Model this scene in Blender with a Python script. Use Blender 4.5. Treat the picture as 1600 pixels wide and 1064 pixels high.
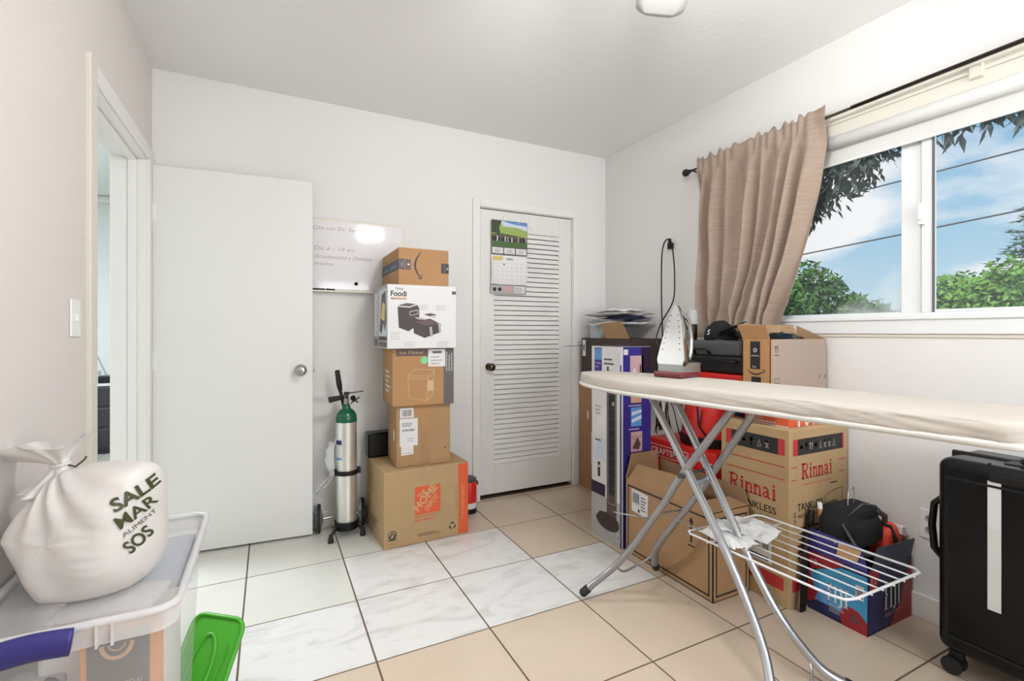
import bpy, math, random
from mathutils import Vector, Matrix, noise
random.seed(7)
for o in list(bpy.data.objects): bpy.data.objects.remove(o)
S = bpy.context.scene
col = S.collection
PI = math.pi
# room: camera above the origin, x to the window wall, y to the closet wall
R, L, D, H, B = 2.409, -0.5525, 3.123, 2.571, -1.3

# ------------------------------------------------------------------ camera
cd = bpy.data.cameras.new('camera'); cam = bpy.data.objects.new('camera', cd); col.objects.link(cam)
cam.location = (0, 0, 1.18); cam.rotation_euler = (PI/2, 0, -math.radians(26.68))
cd.sensor_width = 36; cd.lens = 754/1600*36; cd.shift_y = -13.1/1600; cd.clip_start = .02; cd.clip_end = 500
S.camera = cam
S.view_settings.view_transform = 'Standard'; S.view_settings.look = 'None'
S.view_settings.gamma = 1; S.view_settings.use_curve_mapping = False
S.view_settings.exposure = 0.66

# ------------------------------------------------------------------ colours and nodes
def lin(c):
    r = []
    for v in c[:3]:
        v = v/255
        r.append(v/12.92 if v <= .04045 else ((v+.055)/1.055)**2.4)
    return (*r, 1)
# ------------------------------------------------------------------ sky
w = bpy.data.worlds.new('sky'); S.world = w; w.use_nodes = True
nt = w.node_tree; nt.nodes.clear()
def N(nt, t, **k):
    n = nt.nodes.new(t)
    for a, b in k.items(): setattr(n, a, b)
    return n
out = N(nt, 'ShaderNodeOutputWorld'); bg = N(nt, 'ShaderNodeBackground'); tc = N(nt, 'ShaderNodeTexCoord')
sep = N(nt, 'ShaderNodeSeparateXYZ'); nt.links.new(tc.outputs['Generated'], sep.inputs[0])
gr = N(nt, 'ShaderNodeValToRGB'); nt.links.new(sep.outputs[2], gr.inputs[0])
e = gr.color_ramp.elements
e[0].position = 0; e[0].color = lin((196, 214, 224)); e[1].position = .45; e[1].color = lin((100, 158, 205))
x_ = e.new(.14); x_.color = lin((158, 196, 220))
mp = N(nt, 'ShaderNodeMapping'); mp.inputs['Scale'].default_value = (1, 1, 2.6); mp.inputs['Location'].default_value = (.35, .1, .28)
nt.links.new(tc.outputs['Generated'], mp.inputs[0])
nz = N(nt, 'ShaderNodeTexNoise'); nz.inputs['Scale'].default_value = 3.0; nz.inputs['Detail'].default_value = 8; nz.inputs['Roughness'].default_value = .52
nt.links.new(mp.outputs[0], nz.inputs[0])
cr = N(nt, 'ShaderNodeValToRGB'); cr.color_ramp.elements[0].position = .50; cr.color_ramp.elements[1].position = .62
bd = N(nt, 'ShaderNodeValToRGB'); be = bd.color_ramp.elements; be[0].position = .11; be[0].color = (0, 0, 0, 1); be[1].position = .30; be[1].color = (0, 0, 0, 1)
bx_ = be.new(.17); bx_.color = (1, 1, 1, 1); bx_ = be.new(.225); bx_.color = (1, 1, 1, 1); nt.links.new(sep.outputs[2], bd.inputs[0])
ma = N(nt, 'ShaderNodeMath', operation='MULTIPLY_ADD'); ma.inputs[1].default_value = .11; nt.links.new(bd.outputs[0], ma.inputs[0]); nt.links.new(nz.outputs[0], ma.inputs[2]); nt.links.new(ma.outputs[0], cr.inputs[0])
mx = N(nt, 'ShaderNodeMix', data_type='RGBA'); nt.links.new(cr.outputs[0], mx.inputs[0]); nt.links.new(gr.outputs[0], mx.inputs[6]); mx.inputs[7].default_value = lin((236, 238, 240))
nt.links.new(mx.outputs[2], bg.inputs[0]); bg.inputs[1].default_value = .68
nt.links.new(bg.outputs[0], out.inputs[0])
# sun behind the house: it lights the garden, not the room
sd = bpy.data.lights.new('sun', 'SUN'); sd.energy = 2.2; sd.angle = .02; sd.color = (1, .95, .86)
sun = bpy.data.objects.new('sun', sd); col.objects.link(sun); sun.rotation_euler = Vector((.75, .25, -.75)).to_track_quat('-Z', 'Y').to_euler()

def area(name, loc, rot, sx, sy, e, c=(1, 1, 1)):
    d = bpy.data.lights.new(name, 'AREA'); d.shape = 'RECTANGLE'; d.size = sx; d.size_y = sy; d.energy = e; d.color = c
    o = bpy.data.objects.new(name, d); col.objects.link(o); o.location = loc; o.rotation_euler = rot; return o
area('hall_ceiling_light', (-1.7, 3.4, 2.53), (0, 0, 0), .5, .5, 60, (.86, .94, 1))
# fill light added behind the camera to brighten the room evenly
area('rear_fill_light', (1.45, B+.03, 1.45), (PI/2+.62, 0, 0), 1.6, 1.2, 36, (.93, .97, 1))
LAMP_E = 19.0     # strength of the bulbs in the ceiling fan

# ------------------------------------------------------------------ materials
MATS = {}
def mat(name, c, rough=.6, metal=0, bump=0, bscale=200, var=0, vscale=6, spec=.5, trans=0, alpha=1, emit=0, stretch=None, coat=0):
    if name in MATS: return MATS[name]
    m = bpy.data.materials.new(name); m.use_nodes = True; n = m.node_tree; b = n.nodes['Principled BSDF']
    b.inputs['Base Color'].default_value = lin(c); b.inputs['Roughness'].default_value = rough; b.inputs['Metallic'].default_value = metal
    b.inputs['Specular IOR Level'].default_value = spec; b.inputs['Alpha'].default_value = alpha
    b.inputs['Transmission Weight'].default_value = trans; b.inputs['Coat Weight'].default_value = coat
    if emit: b.inputs['Emission Color'].default_value = lin(c); b.inputs['Emission Strength'].default_value = emit
    if bump or var:
        t = N(n, 'ShaderNodeTexCoord'); mp = N(n, 'ShaderNodeMapping'); n.links.new(t.outputs['Object'], mp.inputs[0])
        if stretch: mp.inputs['Scale'].default_value = stretch
    if bump:
        z = N(n, 'ShaderNodeTexNoise'); z.inputs['Scale'].default_value = bscale; z.inputs['Detail'].default_value = 4; n.links.new(mp.outputs[0], z.inputs[0])
        bp = N(n, 'ShaderNodeBump'); bp.inputs['Strength'].default_value = bump; bp.inputs['Distance'].default_value = .01
        n.links.new(z.outputs[0], bp.inputs['Height']); n.links.new(bp.outputs[0], b.inputs['Normal'])
    if var:
        z = N(n, 'ShaderNodeTexNoise'); z.inputs['Scale'].default_value = vscale; z.inputs['Detail'].default_value = 5; n.links.new(mp.outputs[0], z.inputs[0])
        mr = N(n, 'ShaderNodeMapRange'); mr.inputs[1].default_value = .3; mr.inputs[2].default_value = .7; mr.inputs[3].default_value = 1-var; mr.inputs[4].default_value = 1+var
        n.links.new(z.outputs[0], mr.inputs[0])
        h = N(n, 'ShaderNodeHueSaturation'); h.inputs['Color'].default_value = lin(c); n.links.new(mr.outputs[0], h.inputs['Value']); n.links.new(h.outputs[0], b.inputs['Base Color'])
    MATS[name] = m; return m
M = dict(
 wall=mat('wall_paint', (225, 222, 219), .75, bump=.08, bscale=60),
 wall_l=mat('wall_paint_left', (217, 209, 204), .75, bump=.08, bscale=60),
 ceil=mat('ceiling_paint', (233, 232, 230), .8, bump=.15, bscale=45),
 trim=mat('trim_paint', (228, 225, 221), .4),
 cream=mat('cream_paint', (216, 210, 197), .45),
 door=mat('door_paint', (223, 221, 217), .42),
 hall=mat('hall_paint', (226, 228, 226), .7),
 grout=mat('grout', (104, 83, 68), .9, bump=.2),
 beige=mat('beige_tile', (206, 188, 166), .24, var=.05, vscale=3, bump=.02, bscale=20),
 pale=mat('pale_tile', (213, 211, 202), .26, var=.04, vscale=3),
 card=mat('cardboard', (166, 130, 93), .8, var=.05, vscale=8, bump=.05, bscale=90),
 card2=mat('cardboard_pale', (176, 147, 107), .8, var=.04, vscale=8, bump=.05, bscale=90),
 card3=mat('cardboard_orange', (172, 129, 86), .75, var=.05, vscale=8, bump=.05, bscale=90),
 cardin=mat('cardboard_inside', (160, 128, 96), .85, var=.05, vscale=8),
 tape=mat('packing_tape', (157, 121, 84), .3), tapel=mat('pale_tape', (174, 144, 108), .3),
 carddark=mat('dark_carton', (66, 54, 48), .7),
 white=mat('white_print', (216, 214, 213), .5), paper=mat('paper', (228, 227, 225), .7, bump=.1, bscale=40),
 black=mat('black_print', (30, 28, 28), .5), grey=mat('grey_print', (96, 90, 88), .6), lgrey=mat('light_grey_print', (170, 168, 166), .6),
 soleplate=mat('soleplate_metal', (214, 210, 206), .32, .75), orange=mat('orange_print', (213, 92, 50), .6), red=mat('red_print', (184, 44, 44), .55),
 ink=mat('whiteboard_ink', (150, 128, 136), .5), board=mat('whiteboard_surface', (224, 220, 220), .07), fanp=mat('fan_paint', (206, 205, 201), .45), cardflash=mat('flash_lit_cardboard', (160, 142, 128), .7),
 purple=mat('purple_print', (52, 44, 128), .35), navy=mat('navy_print', (30, 30, 92), .4), dkpurple=mat('dark_violet_print', (40, 28, 52), .4),
 blue=mat('blue_print', (62, 150, 196), .4), bluep=mat('sky_blue_print', (90, 148, 200), .4), teal=mat('teal_print', (120, 178, 172), .5),
 brown=mat('brown_print', (86, 66, 62), .5), dbrown=mat('dark_brown_print', (58, 44, 42), .5), pink=mat('pink_print', (196, 160, 160), .5),
 tan=mat('tan_print', (201, 160, 120), .6), cardlight=mat('pale_line_print', (206, 172, 136), .7), green=mat('green_print', (120, 206, 140), .5),
 yellow=mat('yellow_print', (214, 190, 110), .6), gfield=mat('field_print', (72, 104, 58), .6), gtree=mat('tree_print', (58, 70, 44), .6),
 gbright=mat('bright_green_print', (150, 170, 90), .6), sky=mat('sky_print', (104, 138, 196), .6), cloud=mat('cloud_print', (200, 208, 222), .6),
 orangeb=mat('soft_orange_print', (216, 150, 92), .6), olive=mat('olive_print', (62, 68, 34), .5),
 chrome=mat('chrome', (190, 188, 186), .14, 1), brass=mat('aged_brass', (92, 78, 60), .3, 1), nickel=mat('satin_nickel', (170, 168, 164), .3, 1),
 alu=mat('brushed_aluminium', (232, 230, 225), .34, .8, bump=.04, bscale=60, stretch=(1, 1, .05)), tube=mat('silver_painted_tube', (158, 158, 160), .3, .6), tubelit=mat('lit_tube', (180, 181, 184), .22, .8),  # tubelit: paler copy of the tube, light put into its colour
 tankg=mat('green_enamel', (16, 88, 60), .22), blackp=mat('black_plastic', (13, 13, 14), .4, spec=.35), blackr=mat('black_rubber', (30, 30, 30), .7), blackg=mat('black_gloss', (8, 8, 9), .22, spec=.25),
 blackc=mat('black_cloth', (18, 18, 20), .9, bump=.3, bscale=300), greyp=mat('grey_plastic', (70, 72, 72), .4),
 redp=mat('red_plastic', (206, 34, 28), .35), wine=mat('burgundy_plastic', (104, 34, 44), .3), whitep=mat('white_plastic', (232, 231, 228), .35),
 wire=mat('white_coated_wire', (222, 222, 224), .3), bluep2=mat('blue_plastic', (48, 44, 118), .4), gplast=mat('green_plastic', (78, 170, 48), .35),
 sheet=mat('iron_cover_cloth', (190, 181, 170), .75, bump=.1, bscale=120), rim=mat('board_rim', (214, 211, 204), .5),
 bronze=mat('dark_bronze', (52, 46, 42), .35, .7), navyc=mat('navy_cloth', (30, 30, 78), .8, bump=.3, bscale=40), orangep=mat('coral_fabric', (226, 72, 50), .6),
 dresser=mat('dark_wood', (44, 42, 48), .4), leafd=mat('mango_leaf', (66, 80, 74), .6), leafk=mat('tree_leaf', (62, 98, 50), .6), leaf=mat('bush_leaf', (78, 124, 50), .6), leaf2=mat('bush_leaf_light', (112, 158, 58), .6),
 leaf3=mat('conifer_leaf', (66, 104, 78), .7), bark=mat('bark', (84, 70, 56), .9), grass=mat('grass', (96, 120, 66), .9, var=.2, vscale=2), cable=mat('utility_cable', (70, 74, 80), .7),
 vinyl=mat('white_vinyl', (226, 227, 226), .35), shadecl=mat('blind_fabric', (212, 211, 206), .7), glow=None, bluec=mat('dark_slate_print', (52, 66, 84), .5),
 crim=mat('crimson_print', (150, 26, 34), .45), dblue=mat('deep_blue_print', (26, 30, 76), .45))
def marble():
    m = mat('marble_tile', (226, 223, 219), .22); n = m.node_tree; b = n.nodes['Principled BSDF']
    t = N(n, 'ShaderNodeTexCoord'); mp = N(n, 'ShaderNodeMapping'); mp.inputs['Scale'].default_value = (1.2, 3.2, 1); mp.inputs['Rotation'].default_value = (0, 0, .5)
    n.links.new(t.outputs['Object'], mp.inputs[0])
    z = N(n, 'ShaderNodeTexNoise'); z.inputs['Scale'].default_value = 3.2; z.inputs['Detail'].default_value = 8; z.inputs['Distortion'].default_value = 1.6; n.links.new(mp.outputs[0], z.inputs[0])
    c = N(n, 'ShaderNodeValToRGB'); E_ = c.color_ramp.elements; E_[0].position = .30; E_[0].color = lin((206, 202, 198)); E_[1].position = .52; E_[1].color = lin((223, 220, 217))
    n.links.new(z.outputs[0], c.inputs[0]); n.links.new(c.outputs[0], b.inputs['Base Color']); return m
M['marble'] = marble()
def curtain_mat():
    m = mat('taupe_slub_fabric', (171, 148, 129), .8); n = m.node_tree; b = n.nodes['Principled BSDF']
    b.inputs['Sheen Weight'].default_value = .3
    t = N(n, 'ShaderNodeTexCoord'); mp = N(n, 'ShaderNodeMapping'); mp.inputs['Scale'].default_value = (2, 2, 60); n.links.new(t.outputs['Object'], mp.inputs[0])
    z = N(n, 'ShaderNodeTexNoise'); z.inputs['Scale'].default_value = 6; z.inputs['Detail'].default_value = 6; n.links.new(mp.outputs[0], z.inputs[0])
    c = N(n, 'ShaderNodeValToRGB'); E_ = c.color_ramp.elements; E_[0].position = .3; E_[0].color = lin((163, 141, 124)); E_[1].position = .7; E_[1].color = lin((184, 163, 146))
    n.links.new(z.outputs[0], c.inputs[0]); n.links.new(c.outputs[0], b.inputs['Base Color'])
    tl = N(n, 'ShaderNodeBsdfTranslucent'); n.links.new(c.outputs[0], tl.inputs[0]); ms = N(n, 'ShaderNodeMixShader'); ms.inputs[0].default_value = .22
    o = n.nodes['Material Output']; n.links.new(b.outputs[0], ms.inputs[1]); n.links.new(tl.outputs[0], ms.inputs[2]); n.links.new(ms.outputs[0], o.inputs[0]); return m
M['curtain'] = curtain_mat()
def clear(name, c, f_tr, rough=.2, fog=False):
    m = bpy.data.materials.new(name); m.use_nodes = True; n = m.node_tree; b = n.nodes['Principled BSDF']
    b.inputs['Base Color'].default_value = lin(c); b.inputs['Roughness'].default_value = rough
    tr = N(n, 'ShaderNodeBsdfTransparent'); ms = N(n, 'ShaderNodeMixShader'); ms.inputs[0].default_value = f_tr
    o = n.nodes['Material Output']; n.links.new(b.outputs[0], ms.inputs[1]); n.links.new(tr.outputs[0], ms.inputs[2]); n.links.new(ms.outputs[0], o.inputs[0])
    if fog:      # condensation low on the pane
        t = N(n, 'ShaderNodeTexCoord'); s = N(n, 'ShaderNodeSeparateXYZ'); n.links.new(t.outputs['Object'], s.inputs[0])
        z = N(n, 'ShaderNodeTexNoise'); z.inputs['Scale'].default_value = 7; z.inputs['Detail'].default_value = 6; n.links.new(t.outputs['Object'], z.inputs[0])
        a = N(n, 'ShaderNodeMath', operation='MULTIPLY_ADD'); a.inputs[1].default_value = .35; n.links.new(z.outputs[0], a.inputs[0]); n.links.new(s.outputs[2], a.inputs[2])
        dy = N(n, 'ShaderNodeMath', operation='MULTIPLY_ADD'); n.links.new(s.outputs[1], dy.inputs[0]); dy.inputs[1].default_value = .8; n.links.new(a.outputs[0], dy.inputs[2])
        r = N(n, 'ShaderNodeMapRange'); r.inputs[1].default_value = .34; r.inputs[2].default_value = .56; r.inputs[3].default_value = .55; r.inputs[4].default_value = .97
        n.links.new(dy.outputs[0], r.inputs[0]); n.links.new(r.outputs[0], ms.inputs[0])
    return m
M['glass'] = clear('window_glass', (230, 240, 240), .96, .05); M['fogglass'] = clear('misted_glass', (235, 240, 240), .96, .4, True)
M['tub'] = clear('translucent_plastic', (238, 236, 236), .74, .25); M['tublid'] = clear('translucent_lid', (238, 236, 236), .78, .25); M['tubrim'] = clear('translucent_rim', (238, 236, 236), .35, .3)
M['clearbag'] = clear('clear_plastic_film', (226, 232, 232), .55, .15)
def bagmat():
    m = mat('white_sack_film', (219, 215, 211), .4, bump=.25, bscale=14); b = m.node_tree.nodes['Principled BSDF']; b.inputs['Subsurface Weight'].default_value = .15; return m
M['sack'] = bagmat()
def bulb():
    m = bpy.data.materials.new('lit_bulb'); m.use_nodes = True; n = m.node_tree; n.nodes.clear(); e_ = N(n, 'ShaderNodeEmission'); e_.inputs[0].default_value = (.95, .97, 1, 1); e_.inputs[1].default_value = LAMP_E*10
    o = N(n, 'ShaderNodeOutputMaterial'); n.links.new(e_.outputs[0], o.inputs[0]); return m
M['glow'] = bulb()

# ------------------------------------------------------------------ mesh building
_txt = {}
def text_geo(s, off, shear):
    k = (s, off, shear)
    if k not in _txt:
        c = bpy.data.curves.new('t', 'FONT'); c.body = s; c.size = 1; c.offset = off; c.shear = shear; c.resolution_u = 3
        o = bpy.data.objects.new('t', c); col.objects.link(o); bpy.context.view_layer.update()
        me = bpy.data.meshes.new_from_object(o.evaluated_get(bpy.context.evaluated_depsgraph_get()))
        v = [tuple(p.co) for p in me.vertices]; f = [tuple(p.vertices) for p in me.polygons]
        bpy.data.objects.remove(o); bpy.data.curves.remove(c); bpy.data.meshes.remove(me)
        xs = [p[0] for p in v]; x0, x1 = min(xs), max(xs)
        _txt[k] = ([(p[0]-x0, p[1]) for p in v], f, x1-x0)
    return _txt[k]
class Fr:      # a flat face to print on: origin, right, up
    def __init__(s, O, U, V): s.O, s.U, s.V = Vector(O), Vector(U).normalized(), Vector(V).normalized(); s.N = s.U.cross(s.V)
    def p(s, u, v, n=.0008): return s.O+s.U*u+s.V*v+s.N*n
class MB:
    def __init__(s): s.v = []; s.f = []; s.m = []; s.ms = []; s.cur = 0
    def use(s, m):
        if isinstance(m, str): m = M[m]
        if m not in s.ms: s.ms.append(m)
        s.cur = s.ms.index(m); return s
    def add(s, v, f):
        b = len(s.v); s.v += [Vector(p) for p in v]
        for q in f: s.f.append([b+i for i in q]); s.m.append(s.cur)
        return s
    def box(s, a, b):
        (x0, y0, z0), (x1, y1, z1) = [(min(p), 0) and p for p in (a, b)]
        x0, x1 = min(x0, x1), max(x0, x1); y0, y1 = min(y0, y1), max(y0, y1); z0, z1 = min(z0, z1), max(z0, z1)
        return s.add([(x0,y0,z0),(x1,y0,z0),(x1,y1,z0),(x0,y1,z0),(x0,y0,z1),(x1,y0,z1),(x1,y1,z1),(x0,y1,z1)],
                     [(0,3,2,1),(4,5,6,7),(0,1,5,4),(1,2,6,5),(2,3,7,6),(3,0,4,7)])
    def slab(s, pts, t):      # a plate: polygon with thickness vector t
        n = len(pts); P = [Vector(p) for p in pts]; t = Vector(t)
        s.add(P+[p+t for p in P], [tuple(range(n))[::-1], tuple(range(n, 2*n))]+[(i, (i+1) % n, n+(i+1) % n, n+i) for i in range(n)]); return s
    def tube(s, pts, r, n=8, closed=False, flat=1.0, up=(0, 0, 1)):
        P = [Vector(p) for p in pts]; rs = r if isinstance(r, (list, tuple)) else [r]*len(P); k = len(P); base = len(s.v); prev = None
        for i, p in enumerate(P):
            if closed: t = (P[(i+1) % k]-P[i-1])
            else: t = P[min(i+1, k-1)]-P[max(i-1, 0)]
            t = t.normalized() if t.length > 1e-9 else Vector((0, 0, 1))
            if prev is None:
                a = Vector(up); a = a if abs(a.dot(t)) < .95 else Vector((1, 0, 0)); a = (a-t*a.dot(t)).normalized()
            else: a = (prev-t*prev.dot(t)); a = a.normalized() if a.length > 1e-6 else prev
            prev = a; b = t.cross(a)
            for j in range(n):
                q = 2*PI*j/n; s.v.append(p+a*math.cos(q)*rs[i]+b*math.sin(q)*rs[i]*flat)
        for i in range(k if closed else k-1):
            for j in range(n):
                i2 = (i+1) % k
                s.f.append([base+i*n+j, base+i*n+(j+1) % n, base+i2*n+(j+1) % n, base+i2*n+j]); s.m.append(s.cur)
        if not closed:
            s.f.append([base+j for j in range(n)][::-1]); s.m.append(s.cur); s.f.append([base+(k-1)*n+j for j in range(n)]); s.m.append(s.cur)
        return s
    def lathe(s, prof, c=(0, 0, 0), ax=(0, 0, 1), n=24):
        ax = Vector(ax).normalized(); a = Vector((1, 0, 0)) if abs(ax.x) < .9 else Vector((0, 1, 0)); a = (a-ax*a.dot(ax)).normalized(); b = ax.cross(a); c = Vector(c); base = len(s.v); k = len(prof)
        for r, z in prof:
            for j in range(n): q = 2*PI*j/n; s.v.append(c+ax*z+(a*math.cos(q)+b*math.sin(q))*max(r, 1e-5))
        for i in range(k-1):
            for j in range(n): s.f.append([base+i*n+j, base+i*n+(j+1) % n, base+(i+1)*n+(j+1) % n, base+(i+1)*n+j]); s.m.append(s.cur)
        s.f.append([base+j for j in range(n)][::-1]); s.m.append(s.cur); s.f.append([base+(k-1)*n+j for j in range(n)]); s.m.append(s.cur)
        return s
    def grid(s, fn, nu, nv, cu=False):
        base = len(s.v)
        for i in range(nu+1):
            for j in range(nv+1): s.v.append(Vector(fn(i/nu, j/nv)))
        for i in range(nu):
            for j in range(nv):
                a = base+i*(nv+1)+j; s.f.append([a, a+nv+1, a+nv+2, a+1]); s.m.append(s.cur)
        return s
    # printing on a face
    def rect(s, F, u0, v0, u1, v1, m=None, n=.0008):
        if m: s.use(m)
        return s.add([F.p(u0, v0, n), F.p(u1, v0, n), F.p(u1, v1, n), F.p(u0, v1, n)], [(0, 1, 2, 3)])
    def poly(s, F, pts, m=None, n=.0008):
        if m: s.use(m)
        return s.add([F.p(u, v, n) for u, v in pts], [tuple(range(len(pts)))])
    def disc(s, F, u, v, r, m=None, n=.0008, k=16, ry=None):
        return s.poly(F, [(u+r*math.cos(2*PI*i/k), v+(ry or r)*math.sin(2*PI*i/k)) for i in range(k)], m, n)
    def text(s, F, t, u, v, h, m=None, w=None, bold=0, rot=0, shear=0, n=.001, al='l'):
        if m: s.use(m)
        V, f, W = text_geo(t, bold, shear); sy = h/.73; sx = (w/W) if w else sy; wd = W*sx
        du = {'l': 0, 'c': -wd/2, 'r': -wd}[al]; c, q = math.cos(rot), math.sin(rot)
        return s.add([F.p(u+(x*sx+du)*c-y*sy*q, v+(x*sx+du)*q+y*sy*c, n) for x, y in V], f)
    def stroke(s, F, pts, wd, m=None, n=.001):
        if m: s.use(m)
        k = len(pts); l = []; r = []
        for i, (x, y) in enumerate(pts):
            a = pts[max(i-1, 0)]; b = pts[min(i+1, k-1)]; dx, dy = b[0]-a[0], b[1]-a[1]; q = math.hypot(dx, dy) or 1
            ww = wd if not isinstance(wd, list) else wd[i]
            l.append((x-dy/q*ww/2, y+dx/q*ww/2)); r.append((x+dy/q*ww/2, y-dx/q*ww/2))
        for i in range(k-1): s.add([F.p(*r[i], n), F.p(*r[i+1], n), F.p(*l[i+1], n), F.p(*l[i], n)], [(0, 1, 2, 3)])
        return s
    def lines(s, F, u0, v0, u1, v1, k, m='grey', fill=.45, seed=1, n=.001):   # rows of fine print
        rr = random.Random(seed); h = (v1-v0)/k
        for i in range(k):
            v = v1-(i+1)*h+h*.25; u = u0; e = u0+(u1-u0)*rr.uniform(.65, 1)
            while u < e:
                q = rr.uniform(.08, .2)*(u1-u0); s.rect(F, u, v, min(u+q*.85, e), v+h*fill, m, n); u += q
        return s
    def bars(s, F, u0, v0, u1, v1, m='black', seed=1, n=.0012):
        rr = random.Random(seed); u = u0
        while u < u1:
            q = (u1-u0)/rr.choice([26, 34, 50]); s.rect(F, u, v0, min(u+q, u1), v1, m, n); u += q*rr.choice([1.7, 2.1, 2.8])
        return s
    def build(s, name, m=None, parent=None, smooth=False, bevel=0, seg=2, world=False, sub=0, solid=0, auto=None):
        me = bpy.data.meshes.new(name)
        V = s.v
        if parent is not None and world: inv = wm(parent).inverted(); V = [inv @ p for p in V]
        me.from_pydata([tuple(p) for p in V], [], s.f)
        if m is not None:
            me.materials.append(M[m] if isinstance(m, str) else m)
        else:
            for q in s.ms: me.materials.append(q)
            me.polygons.foreach_set('material_index', s.m)
        if smooth: me.polygons.foreach_set('use_smooth', [True]*len(me.polygons))
        me.update(); me.validate()
        o = bpy.data.objects.new(name, me); col.objects.link(o)
        if parent is not None: o.parent = parent
        if solid: d = o.modifiers.new('solid', 'SOLIDIFY'); d.thickness = solid; d.offset = 0
        if bevel: b = o.modifiers.new('bevel', 'BEVEL'); b.width = bevel; b.segments = seg; b.limit_method = 'ANGLE'; b.angle_limit = .6
        if sub: d = o.modifiers.new('sub', 'SUBSURF'); d.levels = sub; d.render_levels = sub
        if smooth and auto:
            for p in me.polygons: p.use_smooth = True
            me.set_sharp_from_angle(angle=auto)
        return o
def wm(o):
    m = Matrix.Translation(o.location) @ o.rotation_euler.to_matrix().to_4x4()
    return wm(o.parent) @ m if o.parent else m
def thing(name, label, cat, loc=(0, 0, 0), rz=0, group=None):
    o = bpy.data.objects.new(name, None); col.objects.link(o); o.location = loc; o.rotation_euler = (0, 0, rz); o.empty_display_size = .05
    return tag(o, label, cat, group)
def tag(o, label, cat, group=None):
    o['label'] = label; o['category'] = cat
    if group: o['group'] = group
    return o
def struct(o): o['kind'] = 'structure'; return o

# ------------------------------------------------------------------ floor
TX, TY, TS = -.0989, 3.086, .442
fl = MB().use('grout').box((L-.15, B-.1, -.05), (R+.15, D+.1, -.0015))
fl.box((-3.2, 1.0, -.05), (L-.15, 6.6, -.0015))
marb = {(1, 1), (2, 1), (0, 2), (1, 2), (2, 2), (3, 2), (-1, 2)}; pal = {(0, 0), (1, 0), (0, 1), (-1, 1), (-1, 0), (-1, -1), (0, -1)}
for i in range(-7, 6):
    for j in range(-8, 10):
        x0, x1 = TX+i*TS+.0036, TX+(i+1)*TS-.0036; y1, y0 = TY-j*TS-.0036, TY-(j+1)*TS+.0036
        if x1 < L-.15 and (y1 < 1.0 or y0 > 6.5): continue
        if x1 >= L-.15 and (y1 < B or y0 > D): continue
        x0 = max(x0, -3.15); x1 = min(x1, R+.01)
        y1 = min(y1, 6.4) if x1 < L-.15 else min(y1, D+.01)
        if x1-x0 < .01 or y1-y0 < .01: continue
        fl.use('marble' if (i, j) in marb else 'pale' if (i, j) in pal or i < -1 else 'beige').box((x0, y0, -.004), (x1, y1, 0))
struct(fl.build('floor'))

# ------------------------------------------------------------------ room shell
T = .147
DY0, DY1, DH = 2.16, 3.0, 2.05       # doorway in the left wall
wl = MB().box((L-T, B, 0), (L, DY0-.02, H)).box((L-T, DY1+.02, 0), (L, D, H)).box((L-T, DY0-.02, DH+.02), (L, DY1+.02, H))
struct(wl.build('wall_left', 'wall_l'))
CX0, CX1, CH = 1.318, 2.09, 2.055      # closet doorway
wb = MB().box((L-T, D, 0), (CX0-.02, D+.12, H)).box((CX1+.02, D, 0), (R+.12, D+.12, H)).box((CX0-.02, D, CH+.02), (CX1+.02, D+.12, H))
struct(wb.build('wall_back', 'wall'))
WY0, WY1, WZ0, WZ1 = .02, 1.93, 1.20, 2.165
wr = MB().box((R, B, 0), (R+.12, WY0, H)).box((R, WY1, 0), (R+.12, D+.12, H)).box((R, WY0, 0), (R+.12, WY1, WZ0)).box((R, WY0, WZ1), (R+.12, WY1, H))
struct(wr.build('wall_right', 'wall'))
struct(MB().box((L-T, B-.12, 0), (.6, B, H)).box((2.3, B-.12, 0), (R+.12, B, H)).box((.6, B-.12, 0), (2.3, B, .78)).box((.6, B-.12, 2.12), (2.3, B, H)).build('wall_front', 'wall'))
struct(MB().box((.6, B-.1, .78), (2.3, B-.06, .83)).box((.6, B-.1, 2.07), (2.3, B-.06, 2.12)).box((.6, B-.1, .83), (.65, B-.06, 2.07)).box((2.25, B-.1, .83), (2.3, B-.06, 2.07)).box((1.42, B-.1, .83), (1.48, B-.06, 2.07)).build('added_window', 'vinyl'))  # unseen window and its opening, added to go with the fill light
struct(MB().box((L-T, B-.12, H), (R+.12, D+.12, H+.1)).build('ceiling', 'ceil'))
struct(MB().box((CX0-.1, D+.7, 0), (R+.12, D+.78, H)).box((CX0-.1, D+.12, 0), (CX0-.04, D+.7, H)).box((R+.04, D+.12, 0), (R+.12, D+.7, H)).box((CX0-.1, D+.12, H-.05), (R+.12, D+.78, H)).box((CX0-.1, D+.12, -.05), (R+.12, D+.78, -.002)).build('wall_closet', 'wall'))
# next room seen through the doorway
struct(MB().box((-3.25, 6.32, 0), (L, 6.42, H)).box((-3.35, 1, 0), (-3.25, 6.42, H)).box((-3.35, .9, 0), (L-T, 1.0, H)).box((L-T, D+.12, 0), (L-T+.1, 6.32, H)).build('wall_hall', 'hall'))
struct(MB().box((-3.35, .9, H), (L-T, 6.42, H+.1)).build('ceiling_hall', 'hall'))
struct(MB().box((-3.25, 6.25, H-.07), (L-T, 6.32, H)).build('trim_1', 'trim', bevel=.02))
# baseboards
struct(MB().box((R-.014, B, 0), (R, D, .1)).build('baseboard_right', 'trim', bevel=.004))
struct(MB().box((L, D-.014, 0), (CX0-.06, D, .1)).box((CX1+.07, D-.014, 0), (R, D, .1)).build('baseboard_back', 'trim', bevel=.004))
struct(MB().box((L, B, 0), (L+.012, DY0-.075, .09)).build('baseboard_left', 'trim', bevel=.004))
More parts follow.
